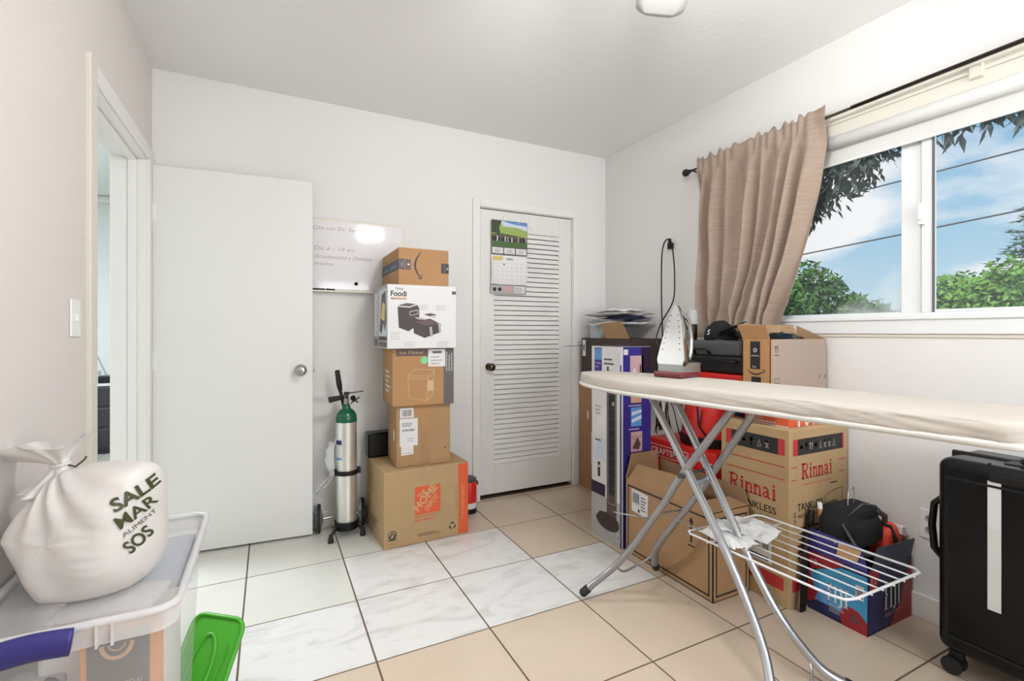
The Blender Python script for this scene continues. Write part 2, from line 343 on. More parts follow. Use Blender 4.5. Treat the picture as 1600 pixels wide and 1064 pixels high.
# doorway 1 (left wall): jambs, casing, stops
j = MB().use('trim').box((L-T, DY0-.02, 0), (L, DY0, DH+.02)).box((L-T, DY1, 0), (L, DY1+.02, DH+.02)).box((L-T, DY0-.02, DH), (L, DY1+.02, DH+.02))
j.box((L-.075, DY1-.012, 0), (L-.04, DY1, DH)).box((L-.075, DY0, DH-.012), (L-.04, DY1, DH)).box((L-.075, DY0, 0), (L-.04, DY0+.012, DH))
struct(j.build('trim_2', bevel=.002))
j = MB().use('cream').box((L-.001, DY0-.07, 0), (L+.016, DY0-.002, DH+.075)).use('trim').box((L-.001, DY0-.002, DH+.006), (L+.012, D-.001, DH+.07)).box((L-.001, DY1+.004, 0), (L+.012, D-.001, DH+.006))
struct(j.build('trim_3', bevel=.003))
# closet door casing
j = MB().box((CX0-.02, D, 0), (CX0, D+.12, CH+.02)).box((CX1, D, 0), (CX1+.02, D+.12, CH+.02)).box((CX0-.02, D, CH), (CX1+.02, D+.12, CH+.02))
j.box((CX0-.058, D-.016, 0), (CX0-.004, D+.001, CH+.06)).box((CX1+.004, D-.016, 0), (CX1+.062, D+.001, CH+.06)).box((CX0-.004, D-.016, CH+.004), (CX1+.004, D+.001, CH+.06))
struct(j.build('trim_4', 'trim', bevel=.004))

# louvred closet door (door_1)
dr = bpy.data.objects.new('door_1', None); col.objects.link(dr); dr.location = (CX0+.004, D+.006, .03); struct(dr)
W_, Hd = CX1-CX0-.008, CH-.036
lz0, lz1, lx0, lx1 = .205, 1.875, .108, W_-.112
j = MB().box((0, 0, 0), (lx0, .035, Hd)).box((lx1, 0, 0), (W_, .035, Hd)).box((lx0, 0, 0), (lx1, .035, lz0)).box((lx0, 0, lz1), (lx1, .035, Hd))
j.build('door_frame', 'door', dr, bevel=.003)
nsl = 47; pit = (lz1-lz0)/nsl
sl = MB()
for i in range(nsl):
    z = lz0+i*pit; sl.slab([(lx0-.002, .002, z+.0025), (lx1+.002, .002, z+.0025), (lx1+.002, .008, z+pit-.0025), (lx0-.002, .008, z+pit-.0025)], (0, .005, 0))
o = sl.build('louvre_panel', 'door', dr); 
kb = MB().lathe([(.026, 0), (.026, .004), (.012, .008), (.010, .03), (.020, .038), (.027, .05), (.026, .062), (.016, .07), (0, .072)], (.066, 0, .905), (0, -1, 0), 24)
kb.build('door_knob', 'brass', dr, smooth=True)
for z in (.28, 1.75):
    MB().tube([(W_+.002, -.006, z-.045), (W_+.002, -.006, z+.045)], .006).box((W_-.012, -.002, z-.04), (W_, .001, z+.04)).build('hinge', 'door', dr)
# over-the-door hook strips
for x in (.185, .29):
    tag(MB().box((CX0+x, D+.000, CH-.04), (CX0+x+.012, D+.0035, 1.965+(.0 if x < .4 else .03))).tube([(CX0+x+.006, D-.004, 1.978), (CX0+x+.006, D-.014, 1.962), (CX0+x+.006, D-.02, 1.97)], .0025, 6).build('door_hook', 'whitep'), 'thin white over-door hook holding up the wall calendar, %s of the two' % ('left' if x < .2 else 'right'), 'hook', 'over-door hooks on the louvred door')
tag(MB().box((CX0+.40, D+.0, CH-.04), (CX0+.41, D+.0035, 1.945)).tube([(CX0+.405, D-.0, 1.95), (CX0+.405, D-.014, 1.94), (CX0+.405, D-.018, 1.95)], .0025, 6).build('door_hook', 'whitep'), 'empty white over-door hook on louvred door right of the calendar', 'hook', 'over-door hooks on the louvred door')

# open door (door_2), swung back against the closet wall
dr = bpy.data.objects.new('door_2', None); col.objects.link(dr); dr.location = (L+.012, 3.062, .012); dr.rotation_euler = (0, 0, -math.radians(3.9)); struct(dr)
dW = .765
MB().box((0, 0, 0), (dW, .036, 2.035)).build('door_slab', 'door', dr, bevel=.002)
k = MB().lathe([(.033, 0), (.033, .006), (.026, .012), (.014, .016), (.012, .035), (.024, .042), (.029, .052), (.027, .066), (.018, .07), (0, .068)], (dW-.063, 0, .95), (0, -1, 0), 28)
k.build('door_knob', 'nickel', dr, smooth=True)
k = MB().lathe([(.006, 0), (.006, .003)], (dW-.063, -.0675, .95), (0, -1, 0), 12).build('knob_button', 'chrome', dr)
MB().box((dW-.001, .01, .89), (dW+.002, .026, 1.0)).tube([(dW+.001, .018, .945), (dW+.012, .018, .945)], .007).build('latch_plate', 'nickel', dr)
for z in (.25, 1.02, 1.79):
    MB().box((-.006, -.003, z-.045), (.02, .001, z+.045)).tube([(-.006, -.006, z-.048), (-.006, -.006, z+.048)], .007, 8).build('hinge', 'whitep', dr)

# ------------------------------------------------------------------ window
wn = bpy.data.objects.new('window_1', None); col.objects.link(wn); wn.location = (R+.05, 1.0, WZ0); struct(wn)
X = R+.05
def wbx(name, m, *bs, bevel=.003, parent=wn):
    b = MB()
    for a, c in bs: b.box(a, c)
    return b.build(name, m, parent, bevel=bevel, world=True)
wbx('window_frame', 'vinyl', ((X-.02, WY0, WZ0), (X+.07, WY1, 1.262)), ((X-.02, WY0, 2.09), (X+.07, WY1, WZ1)), ((X-.02, WY0, 1.262), (X+.07, WY0+.05, 2.09)), ((X-.02, WY1-.05, 1.262), (X+.07, WY1, 2.09)))
s1 = wbx('sash', 'vinyl', ((X+.0, 1.045, 1.262), (X+.03, 1.118, 2.09)), ((X+.0, 1.12, 1.255), (X+.03, 1.84, 1.268)), ((X, 1.84, 1.262), (X+.03, 1.88, 2.09)), ((X, 1.118, 2.06), (X+.03, 1.84, 2.09)))
s2 = wbx('sash', 'vinyl', ((X-.012, 1.000, 1.262), (X+.02, 1.040, 2.09)), ((X-.012, .07, 1.262), (X+.02, 1.0, 1.274)), ((X-.012, .07, 2.06), (X+.02, 1.0, 2.09)), ((X-.012, .07, 1.274), (X+.02, .10, 2.06)))
g = MB().box((X+.012, 1.118, 1.268), (X+.016, 1.84, 2.06)).build('pane', 'fogglass', s1, world=True)
for q in (g,): q['label'] = 'window pane misted with condensation at the bottom'
MB().box((X+.004, .10, 1.274), (X+.008, 1.0, 2.06)).build('pane', 'glass', s2, world=True)
MB().box((X-.016, .994, 1.262), (X-.010, 1.001, 2.09)).build('seal_strip', 'grey', s2, world=True)
wbx('latch', 'whitep', ((X-.03, 1.025, 1.63), (X-.012, 1.045, 1.72)), ((X-.042, 1.03, 1.65), (X-.03, 1.04, 1.70)))
# casing head, sill
struct(wbx('trim_5', 'cream', ((R-.018, WY0-.07, WZ1-.0), (R+.0, WY1+.0, 2.225)), ((R-.026, WY0-.08, 2.205), (R, WY1+.0, 2.225)), ((R-.012, WY0-.05, 2.105), (R+.05, WY1, WZ1)), parent=None))
struct(wbx('trim_6', 'vinyl', ((R-.012, WY0-.05, 1.172), (R+.03, WY1, 1.245)), ((R-.02, WY0-.06, 1.232), (R+.04, WY1, 1.25)), parent=None))
struct(wbx('trim_7', 'cream', ((R-.006, WY0-.06, 1.158), (R, WY1, 1.17)), parent=None, bevel=.001))
# roller blind
rb = thing('roller_blind', 'white roller blind rolled up at the top of the window behind the black rod', 'blind', (R+.01, 1.0, 2.06))
MB().tube([(R-.002, WY0+.03, 2.082), (R-.002, WY1-.03, 2.082)], .030, 24).build('fabric_roll', 'shadecl', rb, smooth=True, world=True)
MB().box((R+.018, WY0+.03, 1.985), (R+.0195, WY1-.03, 2.085)).build('blind_fabric', 'shadecl', rb, world=True)
MB().tube([(R+.019, WY0+.03, 1.986), (R+.019, WY1-.03, 1.986)], .006, 8).build('bottom_bar', 'whitep', rb, world=True)
MB().box((R-.035, .82, 2.14), (R-.0, .86, 2.19)).build('bracket', 'cream', rb, world=True, bevel=.003)

# curtain rod
cr_ = thing('curtain_rod', 'thin dark bronze curtain rod with ball finial above the window', 'curtain rod', (2.33, 1.2, 2.18))
MB().tube([(2.33, 2.18, 2.177), (2.33, 1.2, 2.185)], .0065, 10).tube([(2.33, 1.25, 2.186), (2.33, -.3, 2.198)], .0085, 10).build('rod', 'bronze', cr_, smooth=True, world=True)
MB().lathe([(.008, 0), (.012, .006), (.012, .012), (.009, .016), (.016, .022), (.023, .036), (.022, .05), (.012, .062), (.0, .066)], (2.33, 2.17, 2.177), (0, 1, 0), 16).build('finial', 'bronze', cr_, smooth=True, world=True)
for y, z in ((2.155, 2.178), (.45, 2.19)):
    MB().tube([(2.33, y, z-.004), (2.37, y, z-.01), (R-.003, y, z-.02)], .005, 8).box((R-.004, y-.012, z-.05), (R, y+.012, z+.01)).build('bracket', 'bronze', cr_, world=True)
# curtain
def cur(u, v):
    zt, zb = 2.222, 1.15
    z = zt+(zb-zt)*v
    yr = 1.356+.002*v+.0; e_ = max(0, v)
    yr = 1.35+.26*(e_**1.5)*(1.0 if v < .85 else 1.0)
    yl = 2.108+.012*v
    y = yl+(yr-yl)*u
    g_ = u*52+1.5*math.sin(u*9)+.8*math.sin(u*23)
    a = .015+.027*min(1, v*3)*(0.7+.3*math.sin(u*17))
    x = 2.322+a*math.sin(g_*(1-.25*0)+.9*math.sin(v*3+u*5))+.010*math.sin(u*21+v*2.4)
    x += .010*noise.noise(Vector((u*9, v*5, 3)))
    if v > .62:      # gathered and pushed in at the bottom by the things piled under it
        k_ = (v-.62)/.38; x -= .05*k_*math.exp(-((u-.62)/.22)**2)+.018*k_*noise.noise(Vector((u*11, v*16, 9))); y += .03*k_*noise.noise(Vector((u*6, v*9, 1)))
    k2 = min(1, max(0, (.14-v)/.08)); x = x*(1-k2)+(2.311+.004*math.sin(g_*1.9))*k2; z += k2*(.010*math.sin(g_*1.7)+.008*math.sin(u*61)); z += .02*k2*u**8
    return (x, y, z)
cu = MB().grid(cur, 230, 60).build('curtain', 'curtain', smooth=True, solid=.0025)
tag(cu, 'taupe slubbed curtain gathered at the left end of the window rod', 'curtain')

# right-wall outlet, left-wall switch
ot = thing('wall_outlet', 'white double wall socket low on the window wall beside the suitcase', 'outlet', (R, 1.0, .395))
MB().box((R-.006, .957, .335), (R, 1.028, .455)).build('plate', 'whitep', ot, world=True, bevel=.003)
for z in (.372, .418):
    F = Fr((R-.006, 1.010, z-.016), (0, -1, 0), (0, 0, 1)); q = MB().disc(F, .018, .016, .017, 'lgrey', .0006, ry=.016)
    q.rect(F, .010, .016, .0125, .026, 'black', .001).rect(F, .022, .016, .0245, .026, 'black', .001).disc(F, .0175, .007, .003, 'black', .001, 8); q.build('socket_face', None, ot, world=True)
sw = thing('light_switch', 'white wall light switch left of the doorway', 'light switch', (L, 1.985, 1.225))
MB().box((L, 1.945, 1.165), (L+.006, 2.025, 1.285)).build('plate', 'whitep', sw, world=True, bevel=.003)
MB().box((L+.004, 1.977, 1.213), (L+.012, 1.993, 1.237)).build('toggle', 'whitep', sw, world=True, bevel=.002)

# ------------------------------------------------------------------ ceiling fan with lit bulbs (just above the frame, one blade tip in it)
cf = thing('ceiling_fan', 'white ceiling fan with one blade tip hanging into the top edge', 'ceiling fan', (.95, .88, H))
MB().lathe([(.0, 0), (.07, 0), (.06, -.05), (.015, -.07), (.013, -.13), (.05, -.14), (.11, -.16), (.125, -.2), (.11, -.25), (.06, -.275), (.05, -.3), (.0, -.30)], (0, 0, 0), n=32).build('motor_housing', 'whitep', cf, smooth=True)
a0 = math.atan2(1.30-.88, 1.235-.95)
for k in range(5):
    a = a0+k*2*PI/5; c_, s_ = math.cos(a), math.sin(a)
    def bl(u, v):
        r = .16+.355*u; wd = (.055+.028*min(1, u*2.2))*(1 if u < .86 else math.sqrt(max(.0, 1-((u-.86)/.14)**2*.75)))
        q = (v-.5)*2*wd; zz = -.262+q*.18
        return (c_*r-s_*q, s_*r+c_*q, zz)
    MB().grid(bl, 20, 6).build('blade', 'fanp', cf, smooth=True, solid=.006)
    MB().slab([(c_*.09-s_*.02, s_*.09+c_*.02, -.25), (c_*.2-s_*.035, s_*.2+c_*.035, -.262), (c_*.2+s_*.035, s_*.2-c_*.035, -.276), (c_*.09+s_*.02, s_*.09-c_*.02, -.25)], (0, 0, -.004)).build('blade_arm', 'whitep', cf)
for k in range(3):
    a = .3+k*2*PI/3; p = (math.cos(a)*.09, math.sin(a)*.09, -.335)
    MB().tube([(math.cos(a)*.03, math.sin(a)*.03, -.28), (math.cos(a)*.07, math.sin(a)*.07, -.29), (p[0], p[1], -.31)], .009, 8).build('lamp_arm', 'whitep', cf, smooth=True)
    MB().lathe([(.012, .03), (.03, .018), (.037, 0), (.035, -.02), (.022, -.037), (0, -.043)], p, n=14).build('bulb', 'glow', cf, smooth=True)

# ------------------------------------------------------------------ cartons
def carton(name, label, loc, rz, w, d, h, m='card', group=None, cat='box', seam=True):
    t = thing(name, label, cat, loc, rz, group)
    b = MB().box((0, 0, 0), (w, d, h)); b.build('carton_body', m, t, bevel=.004)
    t['dims'] = 0; del t['dims']
    Ff, Fl, Ft = Fr((0, 0, 0), (1, 0, 0), (0, 0, 1)), Fr((0, d, 0), (0, -1, 0), (0, 0, 1)), Fr((0, 0, h), (1, 0, 0), (0, 1, 0))
    if seam: MB().rect(Ft, .004, d/2-.001, w-.004, d/2+.001, 'brown').build('flap_seam', None, t)
    return t, Ff, Fl, Ft
def arrow(q, F, u0, v0, sc, m='black', flip=False, vert=True):     # curved smile arrow
    pts = []; n = 14
    for i in range(n+1):
        a = i/n; along = a; dip = -math.sin(a*PI)*.22
        pts.append((u0+(along*sc if not vert else dip*sc), v0+(dip*sc if not vert else -along*sc)))
    wd = [sc*(.02+.055*math.sin(max(.05, i/n)*PI)**.7) for i in range(n+1)]
    q.stroke(F, pts, wd, m)
    x, y = pts[-1]
    if vert: q.stroke(F, [(x-.11*sc, y+.02*sc), (x+.02*sc, y-.015*sc), (x+.035*sc, y+.15*sc)], .04*sc, m)
    else: q.stroke(F, [(x-.15*sc, y+.06*sc), (x+.0*sc, y+.05*sc), (x-.02*sc, y-.12*sc)], .035*sc, m)

# 1 moving box
t, Ff, Fl, Ft = carton('moving_box', 'large brown moving box with orange square logo, bottom of the tall stack', (.552, 2.636, 0), .045, .495, .40, .418, 'card2')
q = MB(); q.rect(Ff, .432, .004, .494, .412, 'orange').text(Ff, 'THE HOME DEPOT', .468, .09, .018, 'tan', w=.2, rot=PI/2); q.build('orange_edge_band', None, t)
q = MB(); q.rect(Ff, .172, .16, .322, .315, 'orange')
q.text(Ff, 'THE', .204, .247, .027, 'tan', w=.05, bold=.03, rot=PI/4, n=.0014).text(Ff, 'HOME', .189, .177, .046, 'tan', w=.168, bold=.03, rot=PI/4, n=.0014).text(Ff, 'DEPOT', .244, .172, .03, 'tan', w=.098, bold=.02, rot=PI/4, n=.0014)
q.build('square_logo', None, t)
q = MB(); q.text(Ff, 'MOVING BOX', .172, .143, .012, 'orange', w=.13, bold=.01).text(Ff, 'MEDIUM BOX', .172, .122, .012, 'orange', w=.12, bold=.01)
q.build('size_lettering', None, t); q = MB()
for i in range(3):
    a = PI/2+i*2*PI/3; c0 = (.395, .06)
    q.stroke(Ff, [(c0[0]+.017*math.cos(a+k*.35-.7), c0[1]+.017*math.sin(a+k*.35-.7)) for k in range(5)], .008, 'black')
q.build('recycling_mark', None, t); q = MB()
q.stroke(Ff, [(.045+.022*math.cos(k/10*2*PI), .073+.022*math.sin(k/10*2*PI)) for k in range(11)], .005, 'black').stroke(Ff, [(.03, .06), (.045, .085), (.06, .07), (.05, .055)], .008, 'black').rect(Ff, .022, .045, .066, .051, 'black')
q.text(Ff, 'Medium Box', .022, .025, .008, 'orange', w=.09).build('crest_mark', None, t); q = MB().lines(Ff, .19, .035, .33, .055, 2, 'brown', seed=3)
q.rect(Ff, .418, .14, .4195, .29, 'brown'); q.build('printed_marks', None, t)
q = MB(); q.rect(Ff, .235, .32, .262, .416, 'tapel', .0005).rect(Ff, .235, .0, .262, .12, 'tapel', .0005).rect(Ft, .235, .0, .262, .4, 'tapel', .0005); q.build('tape_strip', None, t)
q = MB().lines(Fl, .06, .25, .2, .36, 3, 'card3', seed=9).lines(Fl, .1, .06, .3, .12, 3, 'grey', seed=5); q.build('side_print', None, t)
# black low box behind
t = thing('speaker_bar', 'long black box lying behind the labelled carton on the moving box', 'speaker', (.53, 2.985, .4195))
MB().box((0, 0, 0), (.50, .095, .148)).build('casing', 'blackg', t, bevel=.006); MB().box((.01, -.002, .012), (.49, .0, .136)).build('front_panel', 'blackp', t)
# 2 carton with labels
t, Ff, Fl, Ft = carton('shipping_carton', 'plain brown carton with two white shipping labels, second from the bottom of the stack', (.634, 2.70, .4195), -.04, .312, .262, .345, 'card')
q = MB(); q.rect(Ff, .02, .277, .096, .332, 'white').bars(Ff, .032, .285, .084, .322, seed=4); q.build('barcode_label', None, t)
q = MB(); q.poly(Ff, [(.018, .272), (.018, .118), (.026, .118), (.026, .065), (.095, .07), (.095, .118), (.12, .118), (.12, .272)], 'white').bars(Ff, .032, .20, .105, .214, seed=8).lines(Ff, .03, .225, .108, .25, 3, 'grey', seed=8).lines(Ff, .06, .14, .1, .165, 2, 'lgrey', seed=2).rect(Ff, .032, .075, .09, .079, 'lgrey', .001); q.build('shipping_label', None, t)
q = MB(); q.rect(Ff, .135, .0, .185, .345, 'tape', .0005).poly(Ff, [(.125, .345), (.20, .345), (.18, .19), (.145, .2)], 'card3', .0006).rect(Ff, .275, .085, .283, .095, 'dbrown').disc(Fl, .19, .17, .02, 'white', k=18, ry=.035); q.build('tape_strip', None, t)
# 3 ice maker box
t, Ff, Fl, Ft = carton('ice_maker_box', 'brown printed ice maker box with white sticker and green dot, middle of the stack', (.606, 2.675, .766), -.05, .352, .33, .322, 'card3')
q = MB(); q.rect(Ff, .02, .28, .29, .319, 'brown').text(Ff, 'Ice Maker', .04, .291, .019, 'cardlight', w=.135); q.build('header_band', None, t)
q = MB(); q.rect(Ff, .29, .002, .35, .319, 'grey').lines(Fr(Ff.p(.345, .19, 0), (0, 0, 1), (-1, 0, 0)), 0, 0, .12, .045, 3, 'lgrey', seed=6); q.build('grey_panel', None, t)
q = MB(); q.rect(Ff, .2, .218, .3, .316, 'white', .0014).rect(Ff, .225, .293, .278, .306, 'grey', .0018).lines(Ff, .215, .225, .285, .282, 3, 'lgrey', seed=3, n=.0018); q.build('sticker', None, t)
q = MB(); q.disc(Ff, .178, .255, .021, 'green', .0016, 20); q.build('green_dot', None, t)
q = MB(); P_ = [(.085, .17), (.12, .205), (.235, .2), (.2, .165), (.085, .17)]
q.stroke(Ff, P_, .003, 'cardlight').stroke(Ff, [(.085, .17), (.092, .045), (.19, .025), (.2, .165)], .003, 'cardlight').stroke(Ff, [(.19, .025), (.225, .06), (.235, .2)], .003, 'cardlight').stroke(Ff, [(.085, .155), (.2, .15), (.235, .185)], .0025, 'cardlight').rect(Ff, .198, .08, .232, .14, 'cardlight'); q.build('line_drawing', None, t)
q = MB().lines(Fl, .1, .06, .26, .2, 5, 'white', seed=12, fill=.5); q.build('side_print', None, t)
# 4 air fryer box
t, Ff, Fl, Ft = carton('air_fryer_box', 'white air fryer box with black picture and name, below the top carton', (.567, 2.625, 1.0895), -.012, .392, .40, .351, 'white')
q = MB(); q.text(Ff, 'Ninja', .045, .322, .014, 'black', w=.042).text(Ff, 'Foodi', .018, .287, .03, 'black', w=.087, bold=.025).rect(Ff, .018, .268, .105, .279, 'tan').rect(Ff, .018, .268, .035, .279, 'pink'); q.build('printed_name', None, t); q = MB(); q.rect(Ff, .365, .305, .39, .323, 'grey').lines(Ff, .365, .305, .39, .323, 3, 'black', seed=5); q.build('code_mark', None, t)
q = MB()      # picture of the appliance
q.poly(Ff, [(.055, .235), (.062, .115), (.115, .095), (.175, .135), (.175, .225), (.16, .245), (.10, .245)], 'dbrown')
q.stroke(Ff, [(.056, .232), (.12, .228), (.168, .246)], .006, 'white', .0014).poly(Ff, [(.063, .238), (.115, .233), (.16, .245), (.105, .25)], 'brown', .0012)
q.poly(Ff, [(.12, .205), (.168, .215), (.17, .19), (.124, .18)], 'pink', .0013).poly(Ff, [(.124, .201), (.165, .21), (.166, .193), (.127, .184)], 'dbrown', .0016)
q.poly(Ff, [(.14, .15), (.145, .085), (.205, .058), (.295, .09), (.3, .135), (.24, .165), (.17, .16)], 'dbrown', .0018).poly(Ff, [(.148, .148), (.205, .128), (.292, .138), (.24, .16)], 'brown', .0021)
q.poly(Ff, [(.145, .175), (.2, .168), (.215, .157), (.165, .162)], 'lgrey', .0024).poly(Ff, [(.2, .19), (.24, .197), (.275, .188), (.235, .178)], 'brown', .0018).stroke(Ff, [(.25, .178), (.258, .172), (.268, .186)], .003, 'brown', .0018)
for dx, dy in ((0, 0), (.05, .022)):
    q.poly(Ff, [(.232+dx, .118+dy), (.246+dx, .122+dy), (.252+dx, .07+dy), (.24+dx, .062+dy)], 'lgrey', .0024)
q.build('appliance_picture', None, t)
for a_ in ((.18, .215, .225, .245, 3), (.27, .215, .33, .245, 3), (.02, .05, .07, .095, 4), (.09, .008, .15, .04, 3), (.28, .008, .35, .04, 3)): MB().lines(Ff, *a_, 'lgrey', .3, 2).build('fine_print', None, t)
q = MB(); q.rect(Fl, .0, .0, .4, .35, 'lgrey', .0004).rect(Fl, .03, .07, .14, .32, 'white').rect(Fl, .17, .07, .38, .33, 'cloud').poly(Fl, [(.19, .1), (.25, .3), (.36, .32), (.38, .15), (.34, .09), (.3, .14), (.25, .08)], 'grey', .001).poly(Fl, [(.22, .17), (.28, .26), (.35, .24), (.33, .15)], 'yellow', .0013).rect(Fl, .17, .045, .39, .065, 'dbrown', .001).bars(Fl, .18, .008, .38, .035, seed=3); q.build('side_picture', None, t); q = MB()
q.text(Fr(Fl.p(.12, .08, 0), (0, 0, 1), (0, 1, 0)), 'DualZone', 0, 0, .035, 'grey', w=.2); q.build('side_lettering', None, t); MB().bars(Fl, .03, .01, .14, .05, 'grey', 5).build('side_barcode', None, t)
# 5 top carton
t, Ff, Fl, Ft = carton('parcel_box', 'brown parcel box with curved black arrow and dark tape, topmost of the tall stack', (.636, 2.66, 1.4415), -.005, .29, .43, .208, 'card3')
q = MB(); q.rect(Ff, .0, .085, .068, .145, 'brown').rect(Fl, 0, .085, .43, .145, 'bluec', .001); q2_ = MB().rect(Ff, .245, .075, .29, .132, 'black')
q.disc(Ff, .055, .116, .006, 'white', .0014).stroke(Ff, [(.026, .124), (.014, .118), (.016, .108), (.027, .108)], .003, 'lgrey', .0014).rect(Ff, .034, .092, .0355, .138, 'lgrey', .0014);q2_.stroke(Ff, [(.28+.005*math.cos(k*PI/4), .103+.005*math.sin(k*PI/4)) for k in range(9)], .0025, 'white', .0014).rect(Ff, .262, .08, .2635, .128, 'lgrey', .0014).build('tape_end', None, t);q.text(Fl, 'prime', .04, .1, .024, 'lgrey', w=.13, n=.0014).text(Fl, 'prime', .25, .1, .024, 'lgrey', w=.13, n=.0014); q.build('printed_tape', None, t)
q = MB(); arrow(q, Ff, .125, .188, .148); q.build('smile_arrow', None, t)
q = MB().rect(Fl, .21, 0, .222, .208, 'cardin', .0006); q.build('side_seam', None, t)

# fire-extinguisher-like red canister behind the moving box
t = thing('red_canister', 'small red canister with black base squeezed between moving box and closet door', 'canister', (1.165, 2.96, 0))
MB().lathe([(.05, 0), (.056, .004), (.056, .03), (.05, .034)], n=24).build('base', 'blackp', t, smooth=True, auto=.6)
MB().lathe([(.054, .034), (.054, .07), (.054, .071)], n=24).build('label_band', 'white', t, smooth=True, auto=.6)
MB().lathe([(.055, .071), (.056, .08), (.056, .195), (.05, .205)], n=24).build('can_body', 'redp', t, smooth=True, auto=.6)
MB().lathe([(.052, .205), (.055, .208), (.055, .222), (.048, .226), (.03, .235), (0, .236)], n=24).build('lid', 'greyp', t, smooth=True, auto=.6)
MB().tube([(.055, 0, .2), (.066, 0, .19), (.067, 0, .17)], .005, 8).build('side_tab', 'blackp', t)

# ------------------------------------------------------------------ whiteboard
t = thing('whiteboard', 'white dry-erase board with faint handwriting on the wall behind the open door', 'whiteboard', (.3, D, 1.42))
x0, x1, z0, z1 = -.22, .778, 1.425, 1.868
def rr(x0, z0, x1, z1, r, n=5):
    P = []
    for cx, cz, a in ((x1-r, z1-r, 0), (x0+r, z1-r, PI/2), (x0+r, z0+r, PI), (x1-r, z0+r, 3*PI/2)):
        for k in range(n+1): P.append((cx+r*math.cos(a+k*PI/2/n), cz+r*math.sin(a+k*PI/2/n)))
    return P
MB().slab([(x, D-.0005, z) for x, z in rr(x0, z0, x1, z1, .03)], (0, -.012, 0)).build('frame', 'cream', t, world=True, bevel=.004)
MB().slab([(x, D-.0115, z) for x, z in rr(x0+.016, z0+.016, x1-.016, z1-.016, .02)], (0, -.002, 0)).build('writing_surface', 'board', t, world=True)
MB().box((-.1, D-.045, z0-.003), (.60, D-.001, z0+.003)).box((-.1, D-.047, z0-.003), (.60, D-.044, z0+.006)).build('pen_tray', 'cream', t, world=True)
F = Fr((.232, D-.0135, 1.44), (1, 0, 0), (0, 0, 1)); q = MB()
for tx, u_, v_, h_, w_ in (('Cita con Dr. Sandez', .0, .358, .024, .31), ('Dic 6 - 10 am', .005, .235, .024, .235), ('Ortodoncista y Dentista', .005, .185, .024, .34), ('limpieza', .005, .145, .02, .11)):
    MB().text(F, tx, u_, v_, h_, 'ink', w=w_, shear=.25, bold=-.008).build('handwritten_line', None, t, world=True)
mg = MB().lathe([(.011, 0), (.011, .005), (0, .007)], (.48, D-.0138, 1.479), (0, -1, 0), 16).build('magnet', 'blackp', smooth=True); tag(mg, 'small round black magnet near the bottom edge of the whiteboard', 'magnet')
mk = thing('marker_pen', 'black marker pen lying on the whiteboard tray', 'marker', (.25, D-.02, z0+.003))
MB().tube([(-.02, 0, .008), (.05, 0, .008)], .007, 12).build('pen_barrel', 'blackp', mk, smooth=True); MB().tube([(.053, 0, .008), (.105, 0, .008)], [.0075, .006], 12).build('cap', 'blackg', mk, smooth=True)
MB().tube([(.048, 0, .008), (.054, 0, .008)], .0072, 12).build('ring', 'white', mk)

# ------------------------------------------------------------------ calendar
t = thing('wall_calendar', 'photo calendar hanging from hooks on the louvred closet door', 'calendar', (1.55, D-.01, 1.72))
def sheet(x0, x1, z0, z1, bow=.012, y=D-.012): 
    return MB().grid(lambda u, v: (x0+(x1-x0)*u-.02*(1-abs(2*v-1))*0, y-bow*math.sin(v*PI)-.002*u, z0+(z1-z0)*v), 4, 6)
sheet(1.40, 1.688, 1.735, 1.978, .0, D-.010).build('photo_page', 'white', t, world=True, solid=.001)
F = Fr((1.40, D-.0125, 1.735), (1, 0, 0), (0, 0, 1)); q = MB()
q.rect(F, .0, .0, .288, .243, 'grey').rect(F, .003, .055, .285, .24, 'gbright', .001).rect(F, .003, .055, .285, .095, 'gfield', .0013).poly(F, [(.003, .15), (.003, .24), (.08, .24), (.06, .19), (.07, .15)], 'gtree', .0014)
q.poly(F, [(.07, .24), (.285, .24), (.285, .18), (.2, .2), (.09, .2)], 'cloud', .0012).poly(F, [(.08, .24), (.285, .24), (.285, .215), (.17, .222)], 'sky', .0014).poly(F, [(.003, .095), (.285, .095), (.285, .13), (.2, .14), (.05, .15), (.003, .14)], 'gtree', .0015)
rg = random.Random(5)
for i in range(26):
    u = .01+i*.0105; h_ = rg.uniform(.028, .042); q.rect(F, u, .093, u+.008, .093+h_, rg.choice(['black', 'brown', 'lgrey', 'dblue', 'white', 'black']), .0017).disc(F, u+.004, .097+h_, .0035, 'tan', .0018, 6)
for i, u in enumerate((.006, .1, .195)): q.rect(F, u, .006, u+.086, .048, 'white', .001).lines(F, u+.02, .012, u+.07, .04, 3, 'grey', .3, i+1, .0014)
q.build('photo_print', None, t, world=True)
sheet(1.398, 1.680, 1.52, 1.728, .012).build('month_page', 'paper', t, world=True, solid=.001)
F = Fr((1.398, D-.0265, 1.52), (1, 0, 0), (0, 0, 1)); q = MB(); q.rect(F, .01, .17, .085, .198, 'yellow').text(F, 'ABRIL', .11, .175, .016, 'black', w=.06)
for i in range(8): q.rect(F, .008+i*.037, .01, .0092+i*.037, .15, 'lgrey')
for i in range(6): q.rect(F, .008, .01+i*.028, .267, .0112+i*.028, 'lgrey')
q.rect(F, .09, .135, .1, .148, 'red'); q.build('month_grid', None, t, world=True)
MB().box((1.395, D-.012, 1.455), (1.678, D-.009, 1.522)).build('footer_strip', 'lgrey', t, world=True)
F = Fr((1.395, D-.0122, 1.455), (1, 0, 0), (0, 0, 1)); q = MB(); q.disc(F, .03, .03, .014, 'black').disc(F, .07, .03, .014, 'black').rect(F, .1, .008, .175, .055, 'pink').rect(F, .185, .008, .27, .055, 'white').lines(F, .19, .012, .265, .05, 3, 'grey', .3, 3).rect(F, .0, .061, .283, .067, 'black'); q.build('footer_print', None, t, world=True)

